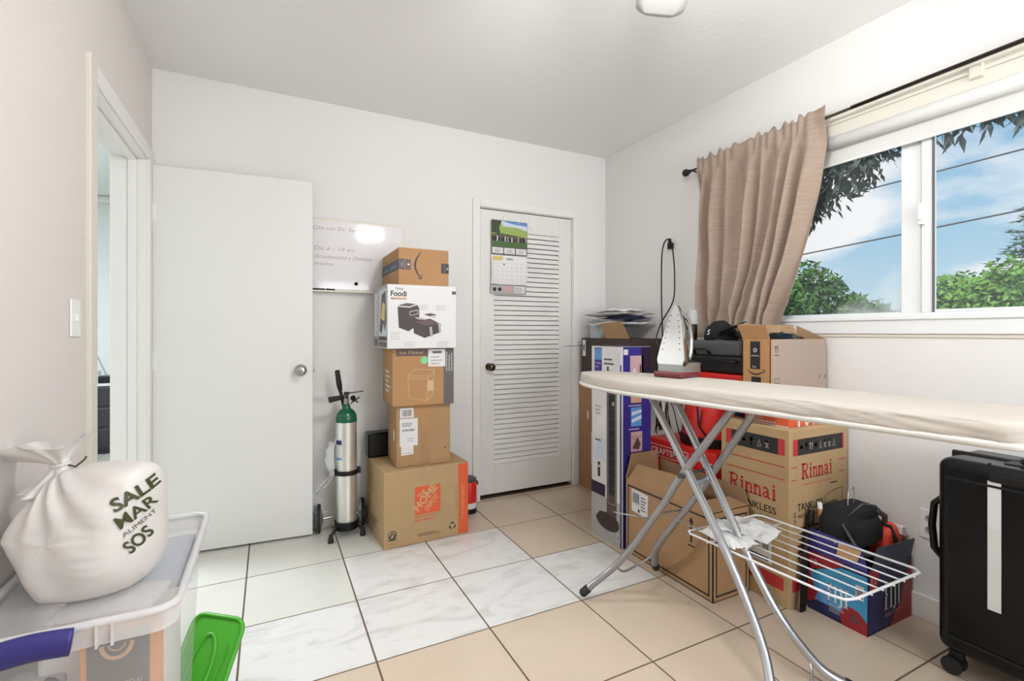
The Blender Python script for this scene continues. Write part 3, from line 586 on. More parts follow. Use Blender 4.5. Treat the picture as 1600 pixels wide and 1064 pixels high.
# ------------------------------------------------------------------ oxygen cylinder on its cart
cx, cy = .402, 2.955
t = thing('oxygen_cylinder', 'silver oxygen cylinder with green shoulder standing in a wheeled cart', 'oxygen tank', (cx, cy, .058))
MB().lathe([(.045, 0), (.056, .004), (.058, .02), (.058, .6), (.058, .602)], n=40).build('cylinder_body', 'alu', t, smooth=True, auto=.5)
MB().lathe([(.0585, .6), (.0585, .625), (.052, .65), (.038, .668), (.024, .677), (.021, .69), (.019, .70)], n=40).build('shoulder', 'tankg', t, smooth=True, auto=.7)
MB().lathe([(.013, .70), (.016, .703), (.016, .735), (.011, .74), (.011, .758), (0, .76)], n=16).box((-.013, -.013, .71), (.013, .013, .752)).build('valve', 'chrome', t, smooth=True, auto=.5)
MB().tube([(.0, -.005, .765), (.045, -.03, .772), (.09, -.03, .776)], .0028, 6).box((-.015, -.012, .756), (.015, .012, .772)).build('valve_key', 'blackp', t)
MB().lathe([(.014, 0), (.016, .004), (.016, .014), (.008, .018)], (.028, -.02, .735), (.6, -.7, .2), 16).tube([(.03, -.03, .738), (.06, -.03, .71)], .004, 6).tube([(.02, -.03, .708), (.07, -.03, .742)], .004, 6).build('regulator', 'blackp', t)
q = MB(); 
def onc(a, z, r=.0586): return (math.cos(a)*r, math.sin(a)*r, z)
def cyl_patch(q, a0, a1, z0, z1, m, r=.0586, n=8):
    q.use(m)
    for i in range(n):
        b0, b1 = a0+(a1-a0)*i/n, a0+(a1-a0)*(i+1)/n; q.add([onc(b0, z0, r), onc(b1, z0, r), onc(b1, z1, r), onc(b0, z1, r)], [(0, 1, 2, 3)])
cyl_patch(q, -2.95, -2.15, .385, .508, 'white'); cyl_patch(q, -2.93, -2.17, .475, .50, 'navy', .059); cyl_patch(q, -2.93, -2.17, .388, .40, 'bluep', .059); q.build('label', None, t)
# cart
c = thing('cylinder_cart', 'black two-wheeled cart with rubber feet and grips carrying the oxygen cylinder', 'cart', (cx, cy, 0))
MB().lathe([(.0, .04), (.066, .04), (.066, .085), (.061, .085), (.061, .056), (0, .056)], n=32).build('cup', 'blackp', c, smooth=True, auto=.5)
MB().lathe([(.0605, .355), (.066, .355), (.066, .38), (.0605, .38)], n=32).box((.055, -.02, .352), (.078, .02, .384)).box((-.078, -.02, .352), (-.055, .02, .384)).build('clamp_band', 'blackp', c, smooth=True, auto=.5)
MB().tube([(0, .075, .08), (0, .075, .7), (-.02, .06, .80), (-.045, .02, .90)], .009, 10).tube([(0, .075, .08), (0, .06, .05)], .009, 10).tube([(-.01, .07, .37), (0, .062, .37)], .012).build('pole', 'blackp', c, smooth=True)
MB().tube([(-.028, .05, .835), (-.036, .035, .87), (-.05, .01, .955)], [.012, .016, .014], 12).build('hand_grip', 'blackr', c, smooth=True)
MB().tube([(-.02, -.03, .805), (-.10, -.045, .795)], [.013, .017], 12).build('hand_grip', 'blackr', c, smooth=True)
MB().tube([(-.02, .06, .80), (0, -.03, .805)], .008, 8).build('grip_bracket', 'blackp', c)
for s_, fx, fy in ((-1, .307-cx, 2.871-cy), (1, .485-cx, 2.896-cy)):
    MB().tube([(s_*.03, -.02, .055), (fx*.8, fy*.7, .05), (fx, fy, .03)], .008, 8).build('leg', 'blackp', c, smooth=True)
    MB().lathe([(.016, 0), (.016, .01), (.010, .045), (0, .046)], (fx, fy, 0), n=14).build('rubber_foot', 'blackr', c, smooth=True)
MB().tube([(-.13, .085, .082), (.10, .093, .082)], .007, 8).tube([(0, .07, .06), (0, .09, .082)], .012, 8).build('axle', 'nickel', c)
for x_, y_ in ((-.142, .095), (.108, .10)):
    wl_ = MB().lathe([(.05, -.008), (.074, -.010), (.082, -.006), (.082, .006), (.074, .010), (.05, .008)], (x_, y_, .082), (1, -.12, 0), 28); wo = wl_.build('wheel', 'blackr', c, smooth=True, auto=.7)
    MB().lathe([(0, -.026), (.025, -.024), (.055, -.014), (.068, -.0105), (.068, .0105), (.055, .014), (.025, .024), (0, .026)], (x_, y_, .082), (1, -.12, 0), 24).build('hub_cap', 'chrome', wo, smooth=True, auto=.6)
# clear tubing with its plastic bag
q = MB().tube([(cx-.05, 2.96, .6), (cx-.075, 2.95, .5), (cx-.07, 2.94, .40), (cx-.08, 2.95, .36), (cx-.13, 2.99, .30), (cx-.165, 3.0, .25), (cx-.16, 3.01, .24), (cx-.10, 2.98, .30), (cx-.075, 2.95, .35)], .0035, 6)
tt = tag(q.build('oxygen_tubing', 'clearbag', smooth=True), 'clear plastic tubing looped beside the oxygen cylinder', 'tubing')
q = MB().grid(lambda u, v: (cx-.075-.045*math.sin(u*PI)*(.4+.6*math.sin(v*PI))+.012*noise.noise(Vector((u*4, v*6, 2))), 2.94+.035*math.cos(u*PI)+.01*noise.noise(Vector((u*5, v*5, 7))), .36+.19*v), 10, 14)
tag(q.build('plastic_bag', 'clearbag', smooth=True), 'crumpled clear plastic bag hanging on the left side of the oxygen cylinder', 'bag')

# ------------------------------------------------------------------ closet corner
t, Ff, Fl, Ft = carton('tall_carton', 'tall plain brown carton in the corner beside the closet casing', (2.135, 2.60, 0), 0, .25, .50, .79, 'card')
q = MB(); q.rect(Fl, .16, .2, .30, .44, 'white').bars(Fl, .17, .34, .28, .42, seed=3).lines(Fl, .17, .21, .28, .33, 5, 'lgrey', .4, 3).disc(Fl, .12, .56, .012, 'white', ry=.035); q.build('shipping_label', None, t)
t = thing('open_carton', 'dark open carton holding packs, standing on the tall corner carton', 'box', (2.115, 2.47, .7915))
w_, d_, h_ = .275, .56, .345; k = .004
MB().box((0, 0, 0), (w_, d_, k)).box((0, 0, 0), (w_, k, h_)).box((0, d_-k, 0), (w_, d_, h_)).box((0, 0, 0), (k, d_, h_)).box((w_-k, 0, 0), (w_, d_, h_)).box((-.002, -.002, h_-.04), (w_+.002, -.0, h_)).build('carton_body', 'carddark', t)
fl_ = MB().slab([(-.002, .02, h_), (-.002, .27, h_), (-.03, .29, h_+.105), (-.035, .06, h_+.115)], (.004, 0, 0)).build('carton_flap', 'card', t); fl_['label'] = 'plain brown opened flap'
F = Fr((0, d_, 0), (0, -1, 0), (0, 0, 1)); q = MB(); q.rect(F, .01, .21, .05, .33, 'white').rect(F, .02, .25, .035, .29, 'black', .001).rect(F, .0, .0, .56, .02, 'white'); q.build('tag_label', None, t)
MB().tube([(0, .52, .29), (-.1, .56, .285), (-.14, .6, .28)], .002, 5).build('cord', 'blackp', t)
# packs in it
t = thing('bottle_pack', 'clear plastic pack with teal contents inside the dark open carton', 'pack', (2.15, 2.86, .797))
MB().box((0, -.02, 0), (.2, .13, .455)).build('clear_wrap', 'clearbag', t, bevel=.02)
for i in range(4): MB().lathe([(.0, .01), (.022, .01), (.022, .36), (.012, .39), (.012, .42), (0, .42)], (.03+(i % 2)*.06, .015+(i//2)*.06, 0), n=14).build('bottle', ['teal', 'white', 'cloud', 'white'][i], t, smooth=True)
def packet(name, label, cat, c, sx, sy, sz, m, seed, rz=0, group=None, print_=None):
    def f(u, v):
        x, y = (u-.5)*sx, (v-.5)*sy; return x, y
    b = MB(); n1, n2 = 14, 12
    for sgn in (1, -1):
        b.grid(lambda u, v: ((u-.5)*sx, (v-.5)*sy, sz/2+sgn*(sz/2*(1-abs(2*u-1)**4)*(1-abs(2*v-1)**4)+.0005)+.012*noise.noise(Vector((u*3+seed, v*3, seed)))*1.0+.004*noise.noise(Vector((u*11+seed, v*9, sgn*3)))), n1, n2)
    o = b.build(name, m, smooth=True, solid=.001); o.location = c; o.rotation_euler = (0, 0, rz); tag(o, label, cat, group); return o
MB_ = [((2.24, 2.74, 1.225), .27, .42, .03, 'paper', 'flat white padded envelope lying lowest across the dark open carton', 1, .1),
       ((2.23, 2.68, 1.262), .22, .3, .028, 'navyc', 'folded navy cloth pack between the envelopes above the dark carton', 2, -.15),
       ((2.24, 2.78, 1.252), .24, .34, .03, 'clearbag', 'clear film packet on the envelopes above the dark carton', 3, .2),
       ((2.23, 2.75, 1.29), .27, .44, .03, 'lgrey', 'grey plastic mailer crumpled near the top of the corner pile', 4, .05),
       ((2.25, 2.77, 1.318), .24, .36, .024, 'paper', 'white crumpled packet topmost on the corner pile', 5, -.1)]
for c_, a_, b_, h2, m_, lb, sd_, rz_ in MB_: packet('padded_envelope' if m_ != 'navyc' else 'cloth_pack', lb, 'packet', c_, a_, b_, h2, m_, sd_, rz_, 'packets piled on the corner cartons')

# tower fan box
t, Ff, Fl, Ft = carton('tower_fan_box', 'tall white and purple box with a tower fan picture', (1.708, 2.075, 0), 0, .208, .272, 1.10, 'white', seam=False)
q = MB(); q.rect(Fl, .03, .865, .10, 1.09, 'purple').rect(Fl, .03, 1.02, .10, 1.085, 'bluep', .001).text(Fl, 'TOWER', .04, .995, .011, 'white', w=.05).text(Fl, 'FAN', .04, .975, .011, 'white', w=.03).lines(Fl, .04, .89, .09, .955, 4, 'lgrey', .4, 3)
q.rect(Fl, .03, .79, .10, .865, 'white').rect(Fl, .02, .33, .13, .44, 'white', .001)
q.lines(Fl, .04, .70, .1, .76, 3, 'lgrey', .5, 6).rect(Fl, .035, .55, .09, .56, 'grey').poly(Fl, [(.03, .45), (.06, .57), (.13, .57), (.13, .45)], 'cloud', .0007)
q.lines(Fl, .12, .99, .22, 1.04, 2, 'grey', .4, 4).rect(Fl, .145, .92, .165, .985, 'grey', .001).lines(Fl, .18, .9, .23, .97, 4, 'lgrey', .3, 2)
q.rect(Fl, .0, .24, .13, .31, 'dkpurple').rect(Fl, .0, .0, .27, .24, 'lgrey', .0006); q.build('front_print', None, t)
q = MB(); q.rect(Fl, .062, .345, .085, .43, 'black', .0014).disc(Fl, .0735, .405, .008, 'white', .0018); q.build('remote_picture', None, t)
q = MB(); q.poly(Fl, [(.142, .0), (.142, .0)] + [] if False else [(.145, .12), (.145, .89), (.232, .89), (.232, .10)], 'brown', .0012)
q.poly(Fl, [(.045, .11)]+[(.15+.105*math.cos(a), .11+.05*math.sin(a)) for a in [PI+PI*k/12 for k in range(13)]]+[(.245, .14), (.15, .16), (.08, .15)], 'dbrown', .0014)
q.poly(Fl, [(.162, .27), (.162, .83), (.218, .83), (.218, .27)], 'black', .0016)
for i in range(9): q.rect(Fl, .164, .31+i*.055, .216, .3125+i*.055, 'grey', .0019)
for a, b in (((.158, .22), (.158, .84)), ((.222, .22), (.222, .84))): q.stroke(Fl, [a, b], .003, 'lgrey', .0019)
q.stroke(Fl, [(.158, .84), (.222, .84)], .003, 'lgrey', .0019).stroke(Fl, [(.158, .22), (.222, .22)], .003, 'lgrey', .0019).rect(Fl, .195, .77, .213, .79, 'lgrey', .0021).rect(Fl, .235, .03, .262, .07, 'white', .0014).bars(Fl, .238, .035, .258, .065, seed=2, n=.0018).rect(Fl, .262, .0, .272, 1.0, 'navy', .0012).rect(Fl, .245, .3, .255, .9, 'white', .0013)
q.build('fan_picture', None, t)
q = MB(); q.rect(Ff, .0, .0, .207, 1.098, 'purple', .0005).rect(Ff, .0, .0, .01, 1.098, 'white', .0008).rect(Ff, .14, .9, .207, 1.098, 'dkpurple', .0008).rect(Ff, .015, 1.055, .045, 1.085, 'white')
q.rect(Ff, .06, .90, .155, 1.05, 'pink').poly(Ff, [(.08, .90), (.08, .97), (.095, .985), (.11, .90)], 'white', .0012).rect(Ff, .127, .92, .136, 1.0, 'black', .0012).rect(Ff, .065, .79, .14, .88, 'tan').rect(Ff, .065, .66, .14, .765, 'bluep').poly(Ff, [(.07, .68), (.14, .7), (.14, .72), (.07, .7)], 'cloud', .0012).poly(Ff, [(.07, .72), (.14, .735), (.14, .75), (.07, .74)], 'cloud', .0012).rect(Ff, .065, .52, .145, .63, 'pink').poly(Ff, [(.075, .54), (.11, .6), (.135, .56), (.12, .53)], 'brown', .0012)
for i in range(5): q.disc(Ff, .075+i*.014, .605-(i % 2)*.012, .004, 'dbrown', .0014, 8)
q.lines(Ff, .05, .64, .15, .652, 1, 'white', .4, 3).lines(Ff, .05, .77, .15, .782, 1, 'white', .4, 5).lines(Ff, .05, .5, .13, .51, 1, 'lgrey', .4, 6); q.build('side_print', None, t)
q = MB().rect(Ft, 0, 0, .208, .272, 'dkpurple').build('top_panel', None, t)

# ------------------------------------------------------------------ black-lined open carton
t = thing('lined_carton', 'opened brown carton with black edge lines under the ironing board', 'box', (1.722, 1.482, 0))
w_, d_, h_ = .235, .575, .392; k = .004
MB().box((0, 0, 0), (w_, d_, k)).box((0, 0, 0), (w_, k, h_)).box((0, d_-k, 0), (w_, d_, h_)).box((0, 0, 0), (k, d_, h_)).box((w_-k, 0, 0), (w_, d_, h_)).build('carton_body', 'card', t)
MB().slab([(0, .0, h_), (0, d_-.02, h_), (.03, d_-.06, h_+.085), (.035, .16, h_+.10), (.01, .02, h_+.02)], (.004, 0, 0)).build('carton_flap', 'card', t)
MB().slab([(w_, .0, h_), (w_, d_-.02, h_), (w_-.01, d_-.03, h_+.09), (w_-.01, .02, h_+.07)], (-.004, 0, 0)).build('carton_flap', 'cardin', t)
MB().slab([(0, 0, h_), (w_, 0, h_), (w_-.02, .09, h_+.015), (.03, .10, h_+.018)], (0, 0, -.004)).build('carton_flap', 'card', t)
MB().slab([(0, d_, h_), (w_, d_, h_), (w_-.02, d_-.01, h_+.13), (.03, d_-.01, h_+.13)], (0, -.004, 0)).build('carton_flap', 'card', t)
Fl = Fr((0, d_, 0), (0, -1, 0), (0, 0, 1)); Ff = Fr((0, 0, 0), (1, 0, 0), (0, 0, 1)); q = MB()
for F, W2 in ((Fl, d_), (Ff, w_)):
    a, b = .018, W2-.018
    q.rect(F, a, .02, b, .028, 'black').rect(F, a, .355, b, .363, 'black').rect(F, a, .02, a+.007, .363, 'black').rect(F, b-.007, .02, b, .363, 'black')
q.poly(Fl, [(.45, .22), (.46, .22), (.46, .31), (.47, .31), (.455, .335), (.44, .31), (.45, .31)], 'black').rect(Fl, .435, .20, .475, .207, 'black'); q.build('line_print', None, t)
q = MB(); q.poly(Fl, [(.05, .235), (.17, .225), (.175, .345), (.05, .352)], 'white', .0015).bars(Fl, .06, .28, .11, .335, seed=5, n=.002).lines(Fl, .12, .25, .165, .33, 5, 'grey', .4, 3, .002).rect(Fl, .1, .238, .112, .255, 'black', .002); q.build('shipping_label', None, t)

# red tool box carton
t, Ff, Fl, Ft = carton('red_tool_carton', 'red vacuum carton with white lettering behind the black-lined open carton', (2.0, 1.70, 0), 0, .385, .49, .565, 'redp', seam=False)
q = MB(); q.text(Fl, 'CRAFTSMAN', .03, .485, .034, 'white', w=.27, bold=.02)
for v in (.47, .53): q.rect(Fl, .02, v, .31, v+.004, 'white')
q.rect(Fl, .02, .47, .024, .534, 'white').rect(Fl, .306, .47, .31, .534, 'white').rect(Fl, .04, .42, .07, .445, 'pink').lines(Fl, .33, .5, .47, .545, 2, 'white', .3, 3).rect(Fl, .42, .25, .49, .45, 'black').disc(Fl, .455, .4, .025, 'redp', .0012).rect(Fl, .0, .0, .49, .25, 'crim', .0005); q.build('lettering', None, t)
# wet-dry vacuum
t = thing('shop_vacuum', 'red shop vacuum with black lid standing on the red carton', 'vacuum cleaner', (2.20, 1.90, .566))
MB().lathe([(.0, 0), (.165, 0), (.17, .01), (.17, .045), (.165, .05)], n=40).build('base_ring', 'blackp', t, smooth=True, auto=.6)
MB().lathe([(.158, .05), (.16, .06), (.15, .16), (.135, .23), (.118, .26), (.118, .262)], n=40).build('tank', 'redp', t, smooth=True, auto=.6)
MB().lathe([(.125, .262), (.13, .27), (.13, .30), (.115, .345), (.09, .362), (.0, .365)], n=40).build('lid', 'blackp', t, smooth=True, auto=.6)
MB().tube([(-.12, .05, .3), (-.175, .06, .30), (-.19, .04, .2), (-.18, .03, .1), (-.165, -.02, .05)], .008, 8).tube([(-.1, -.03, .33), (-.16, -.04, .26), (-.17, -.06, .12), (-.15, -.1, .06)], .005, 8).build('power_cord', 'blackp', t, smooth=True)
MB().tube([(-.06, .12, .3), (-.13, .16, .27), (-.17, .1, .28), (-.15, .02, .3)], .022, 12).build('hose', 'blackr', t, smooth=True)
MB().tube([(-.155, -.05, .1), (-.145, -.06, .2)], .004, 6).text(Fr((-.168, .0, .08), (0, -1, 0), (0, 0, 1)), 'T', 0, 0, .02).build('badge_mark', 'wine', t)
# bundle of cables hanging to the left of it
rg = random.Random(3); q = MB()
for i in range(26):
    a = rg.uniform(-1, 1); p0 = (2.09+rg.uniform(-.02, .02), 2.13+rg.uniform(-.02, .02), .80+rg.uniform(-.02, .03)); p2 = (2.05+rg.uniform(-.03, .04), 2.12+.09*a, .575+rg.uniform(0, .05))
    p1 = ((p0[0]+p2[0])/2-.02, (p0[1]+p2[1])/2+.02*a, .72); q.tube([p0, p1, p2], .003, 5)
q.tube([(2.09, 2.13, .80), (2.12, 2.08, .84), (2.14, 2.02, .83)], .012, 8)
tag(q.build('cable_bundle', 'blackp', smooth=True), 'black bundle of cables fanning down beside the red vacuum', 'cables')
for i, (yy, hh) in enumerate(((2.155, .045), (2.175, .04))):
    pass
# black tool case on the vacuum with a red skirt
t = thing('tool_case', 'black plastic tool case with handle and red base edge on top of the vacuum', 'tool case', (2.075, 1.60, .932))
MB().box((0, 0, 0), (.24, .40, .035)).build('base_edge', 'redp', t, bevel=.01)
MB().box((-.004, -.0, .035), (.244, .40, .125)).build('case_body', 'blackp', t, bevel=.018, seg=3)
MB().box((.01, .03, .12), (.23, .37, .205)).build('case_lid', 'greyp', t, bevel=.02, seg=3)
MB().tube([(-.004, .30, .135), (-.028, .29, .16), (-.028, .21, .16), (-.004, .20, .135)], .008, 8).tube([(-.004, .14, .10), (-.024, .13, .10), (-.024, .04, .10), (-.004, .03, .10)], .007, 8).build('handle', 'blackp', t, smooth=True)
# cap-like black bag on the case
def blob(c, s, sd, amp=.25, n=26, fq=1.6, pw=2.0):
    b = MB()
    def f(u, v):
        th, ph = u*2*PI, (v-.5)*PI; d = Vector((math.cos(ph)*math.cos(th), math.cos(ph)*math.sin(th), math.sin(ph)))
        e = Vector([math.copysign(abs(k)**(2/pw), k) for k in d]); r = 1+amp*noise.noise(Vector((d.x*fq+sd, d.y*fq, d.z*fq)))+amp*.3*noise.noise(Vector((d.x*5*fq+sd, d.y*5*fq, d.z*5*fq)))
        return (c[0]+e.x*s[0]*r, c[1]+e.y*s[1]*r, c[2]+e.z*s[2]*r)
    return b.grid(f, n, n//2)
t = thing('baseball_cap', 'black cap with white stitched emblem lying on the tool case', 'cap', (2.2, 1.83, 1.14))
q = MB().grid(lambda u, v: (2.2+.085*math.cos(u*2*PI)*math.cos(v*PI/2), 1.84+.085*math.sin(u*2*PI)*math.cos(v*PI/2)+.01*v, 1.139+.10*math.sin(v*PI/2)**.8+.01*noise.noise(Vector((u*6, v*3, 0)))), 28, 10); q.build('crown', 'blackc', t, smooth=True, world=True, solid=.003)
q = MB().slab([(2.13, 1.80, 1.16), (2.1, 1.76, 1.185), (2.13, 1.70, 1.21), (2.2, 1.68, 1.235), (2.22, 1.74, 1.21)], (.004, .0, .004)); q.build('brim', 'blackc', t, world=True, bevel=.001)
F = Fr((2.108, 1.855, 1.16), (0, -1, 0), (.35, 0, 1)); q = MB(); q.text(F, 'S', .004, .005, .03, 'white', bold=.01, n=.006); q.build('emblem', None, t, world=True)
tag(blob((2.22, 1.66, 1.165), (.09, .07, .028), 4, .3).build('black_pouch', 'blackc', smooth=True), 'flat black cloth pouch on the tool case beside the parcel flap', 'pouch')
t = thing('white_jar', 'white jar on a black base partly hidden behind the iron', 'jar', (2.125, 1.972, 1.1375))
MB().lathe([(0, 0), (.026, 0), (.028, .01), (.028, .08), (.026, .085)], n=24).build('base', 'blackp', t, smooth=True, auto=.5)
MB().lathe([(.026, .085), (.031, .088), (.031, .15), (.026, .165), (0, .168)], n=24).build('jar_cap', 'lgrey', t, smooth=True, auto=.5)

# ------------------------------------------------------------------ water heater box
t, Ff, Fl, Ft = carton('water_heater_box', 'large tan tankless water heater box with red brand lettering', (1.966, 1.298, 0), 0, .422, .345, .762, 'card2')
def serif_word(q, F, u0, v0, h, w, m):     # "Rinnai" in a bold slab serif
    W_units = 6.05; sx = w/W_units; sy = h
    def R_(a, b, c, d): q.rect(F, u0+a*sx, v0+b*sy, u0+c*sx, v0+d*sy, m, .0012)
    def St(P, wd): q.stroke(F, [(u0+x*sx, v0+y*sy) for x, y in P], wd, m, .0012)
    wd = .27*sx
    # R
    R_(.18, 0, .47, 1); R_(0, 0, .62, .08); R_(0, .92, .55, 1)
    St([(.47, .955), (.85, .95), (1.08, .86), (1.12, .73), (1.02, .58), (.8, .51), (.47, .5)], .2*sx); St([(.68, .5), (.9, .25), (1.12, .04)], .28*sx); R_(.98, 0, 1.36, .08)
    x = 1.5
    def stem(x, top=.68): R_(x+.1, 0, x+.35, top); R_(x, 0, x+.46, .07); R_(x, top-.07, x+.3, top)
    stem(x); q.disc(F, u0+(x+.22)*sx, v0+.87*sy, .16*sx, m, .0012, 14, .085*sy)
    for x in (2.1, 3.15):
        stem(x); St([(x+.3, .52), (x+.48, .62), (x+.68, .63), (x+.78, .5), (x+.8, .0)], .22*sx); R_(x+.55, 0, x+1.0, .07)
    x = 4.25; St([(x+.1, .58), (x+.3, .64), (x+.5, .63), (x+.62, .52), (x+.64, .12), (x+.72, .04), (x+.9, .05)], .22*sx); St([(x+.6, .4), (x+.25, .34), (x+.1, .2), (x+.16, .07), (x+.35, .04), (x+.6, .16)], .18*sx)
    x = 5.35; stem(x); q.disc(F, u0+(x+.22)*sx, v0+.87*sy, .16*sx, m, .0012, 14, .085*sy)
def picto(q, F, u, v, s, k, m='lgrey'):
    if k == 0: q.stroke(F, [(u, v), (u, v+s)], s*.12, m).stroke(F, [(u-s*.2, v+s*.7), (u, v+s), (u+s*.2, v+s*.7)], s*.1, m).stroke(F, [(u+s*.45, v), (u+s*.45, v+s)], s*.12, m)
    elif k == 1: q.poly(F, [(u-s*.1, v+s), (u+s*.5, v+s), (u+s*.35, v+s*.5), (u+s*.05, v+s*.5)], m).rect(F, u+s*.15, v, u+s*.25, v+s*.5, m).rect(F, u, v, u+s*.4, v+s*.08, m)
    elif k == 2: q.poly(F, [(u-s*.2, v+s*.5), (u+s*.2, v+s*.8), (u+s*.6, v+s*.5), (u+s*.2, v+s*.2)], m)
    elif k == 3: q.stroke(F, [(u, v), (u+s*.25, v+s), (u+s*.5, v), (u, v)], s*.1, m)
    else: q.disc(F, u+s*.2, v+s*.85, s*.15, m).stroke(F, [(u+s*.2, v+s*.7), (u+s*.2, v+s*.3), (u, v)], s*.12, m).stroke(F, [(u+s*.2, v+s*.3), (u+s*.45, v)], s*.12, m).stroke(F, [(u-s*.1, v+s*.6), (u+s*.5, v+s*.55)], s*.1, m)
for F, Wd, nm in ((Fl, .345, 'long'), (Ff, .422, 'short')):
    q = MB(); a, b = (.03, Wd-.02) if nm == 'long' else (.025, Wd-.03)
    q.rect(F, a, .65, b, .72, 'black').rect(F, a, .65, a+.03, .72, 'red', .001).rect(F, b-.03 if nm == 'long' else b-.012, .65, b, .72, 'red', .001)
    kk = 5 if nm == 'long' else 8
    for i in range(kk): picto(q, F, a+.05+i*(b-a-.1)/kk, .668, .032, (0, 2, 1, 3, 4)[i % 5] if nm == 'long' else (2, 1, 0, 2, 3, 4, 4, 3)[i])
    q.build('pictogram_band', None, t)
    q = MB()
    if nm == 'long':
        for v in (.60, .545): q.rect(F, a, v, b, v+.004, 'red')
        serif_word(q, F, .045, .475-.03, .07, .25, 'red'); q.build('brand_lettering', None, t)
        q = MB().text(F, 'TANKLESS', .09, .385, .032, 'black', w=.195, bold=.008).text(F, 'WATER HEATER', .10, .350, .02, 'grey', w=.18); q.build('product_lettering', None, t)
        q = MB(); q.rect(F, .135, .20, .265, .325, 'white').bars(F, .15, .21, .21, .31, seed=6).bars(F, .22, .21, .25, .31, seed=9).rect(F, .14, .16, .265, .20, 'white').rect(F, .15, .168, .25, .185, 'black', .0012); q.build('shipping_label', None, t)
    else:
        for v in (.60, .545): q.rect(F, .015, v, .05, v+.004, 'red').rect(F, .355, v, .40, v+.004, 'red')
        serif_word(q, F, .08, .545, .068, .23, 'red'); q.build('brand_lettering', None, t)
        q = MB().text(F, 'THE BEST WAY TO HEAT WATER', .08, .517, .008, 'orange', w=.22).text(F, 'TANKLESS', .055, .41, .035, 'black', w=.18, bold=.004).text(F, 'WATER HEATER', .055, .378, .02, 'brown', w=.18)
        q.text(F, 'GAS', .03, .41, .016, 'brown', w=.07, rot=-PI/2).lines(F, .055, .2, .28, .35, 6, 'dbrown', .35, 8).stroke(F, [(.25, .35), (.25, .45), (.33, .47), (.38, .47), (.38, .40)], .003, 'black').rect(F, .29, .5, .34, .505, 'black').stroke(F, [(.29, .42), (.34, .42), (.34, .36)], .003, 'black'); q.build('product_lettering', None, t)
    q = MB().rect(F, .02, .07, Wd-.025, .125, 'red'); q.build('red_band', None, t)

# orange pack, navy cloth and open parcel on top
t, Ff, Fl, Ft = carton('orange_pack', 'flat orange and white package lying on the water heater box', (2.02, 1.335, .7625), .0, .33, .22, .05, 'orange', seam=False, cat='package')
q = MB(); q.rect(Ff, .06, .0, .075, .05, 'white').poly(Ff, [(.09, .05), (.11, .05), (.125, .02), (.14, .05), (.16, .05), (.13, .0), (.12, 0)], 'white').rect(Ff, .17, 0, .18, .05, 'white').rect(Fl, .02, .012, .03, .04, 'white').text(Fl, 'PACK', .05, .022, .014, 'white', w=.05).lines(Fl, .05, .006, .16, .018, 1, 'white', .5, 2).rect(Fl, .0, .042, .22, .05, 'navy').rect(Fl, .0, .0, .22, .004, 'white'); q.build('pack_print', None, t)
tag(blob((2.13, 1.60, .805), (.12, .045, .042), 8, .25).build('navy_cloth', 'navyc', smooth=True), 'crumpled navy cloth bundle on the water heater box behind the orange package', 'cloth')
t = thing('open_parcel_box', 'opened parcel box with arrow logo and flaps up on the pile below the window', 'box', (1.968, 1.385, .813))
w_, d_, h_ = .405, .142, .335; k = .004
MB().box((0, 0, 0), (w_, d_, k)).box((0, 0, 0), (w_, k, h_)).box((0, d_-k, 0), (w_, d_, h_)).box((0, 0, 0), (k, d_, h_)).box((w_-k, 0, 0), (w_, d_, h_)).build('carton_body', 'card3', t)
MB().slab([(0, .004, h_), (0, d_-.004, h_), (-.022, d_+.012, h_+.066), (-.022, .006, h_+.062)], (.003, 0, 0)).build('carton_flap', 'card3', t)
MB().slab([(.0, d_, h_), (w_, d_, h_), (w_+.008, d_+.03, h_+.068), (.02, d_+.03, h_+.07)], (0, -.003, 0)).build('carton_flap', 'cardin', t)
MB().slab([(w_, .0, h_), (w_, d_, h_), (w_-.0, d_-.0, h_+.065)], (-.003, 0, 0)).build('carton_flap', 'cardin', t)
Fl = Fr((0, d_, 0), (0, -1, 0), (0, 0, 1)); Ff = Fr((0, 0, 0), (1, 0, 0), (0, 0, 1))
q = MB(); q.rect(Ff, .0, .0, .404, .334, 'cardflash', .0004).rect(Ff, .0, .0, .012, .334, 'card3', .0006); q.build('front_panel', None, t)  # front face recoloured: the grey cast of flash light put into the colour
q = MB(); q.rect(Fl, .042, .20, .092, .325, 'black').disc(Fl, .067, .285, .01, 'lgrey', .0012).disc(Fl, .067, .285, .004, 'black', .0015).lines(Fl, .048, .255, .088, .265, 1, 'lgrey', .5, 2, .0012).rect(Fl, .055, .205, .06, .215, 'lgrey', .0012).rect(Fl, .066, .205, .071, .213, 'lgrey', .0012).rect(Fl, .048, .09, .096, .165, 'black')
arrow(q, Fl, .026, .195, .088, vert=False); q.build('arrow_print', None, t)
q = MB(); picto(q, Ff, .033, .275, .03, 0, 'dbrown'); q.stroke(Ff, [(.052, .297), (.0465, .307), (.041, .297)], .003, 'dbrown').rect(Ff, .024, .262, .06, .266, 'dbrown').stroke(Ff, [(.025, .14), (.06, .14), (.06, .16), (.025, .16), (.025, .14)], .003, 'dbrown').rect(Ff, .35, .15, .356, .165, 'dbrown').rect(Ff, .39, .15, .396, .165, 'dbrown'); q.build('handling_marks', None, t)
F = Fr((-.0, d_, h_), (.12, -1, 0), (-.33, 0, 1)); q = MB(); q.text(F, 'MADE WITH', .035, .042, .008, 'dbrown', w=.075, bold=.01, n=.004).text(F, 'LESS MATERIAL', .03, .028, .008, 'dbrown', w=.085, bold=.01, n=.004).text(F, 'V', .045, .008, .01, 'dbrown', n=.004); q.build('flap_print', None, t)
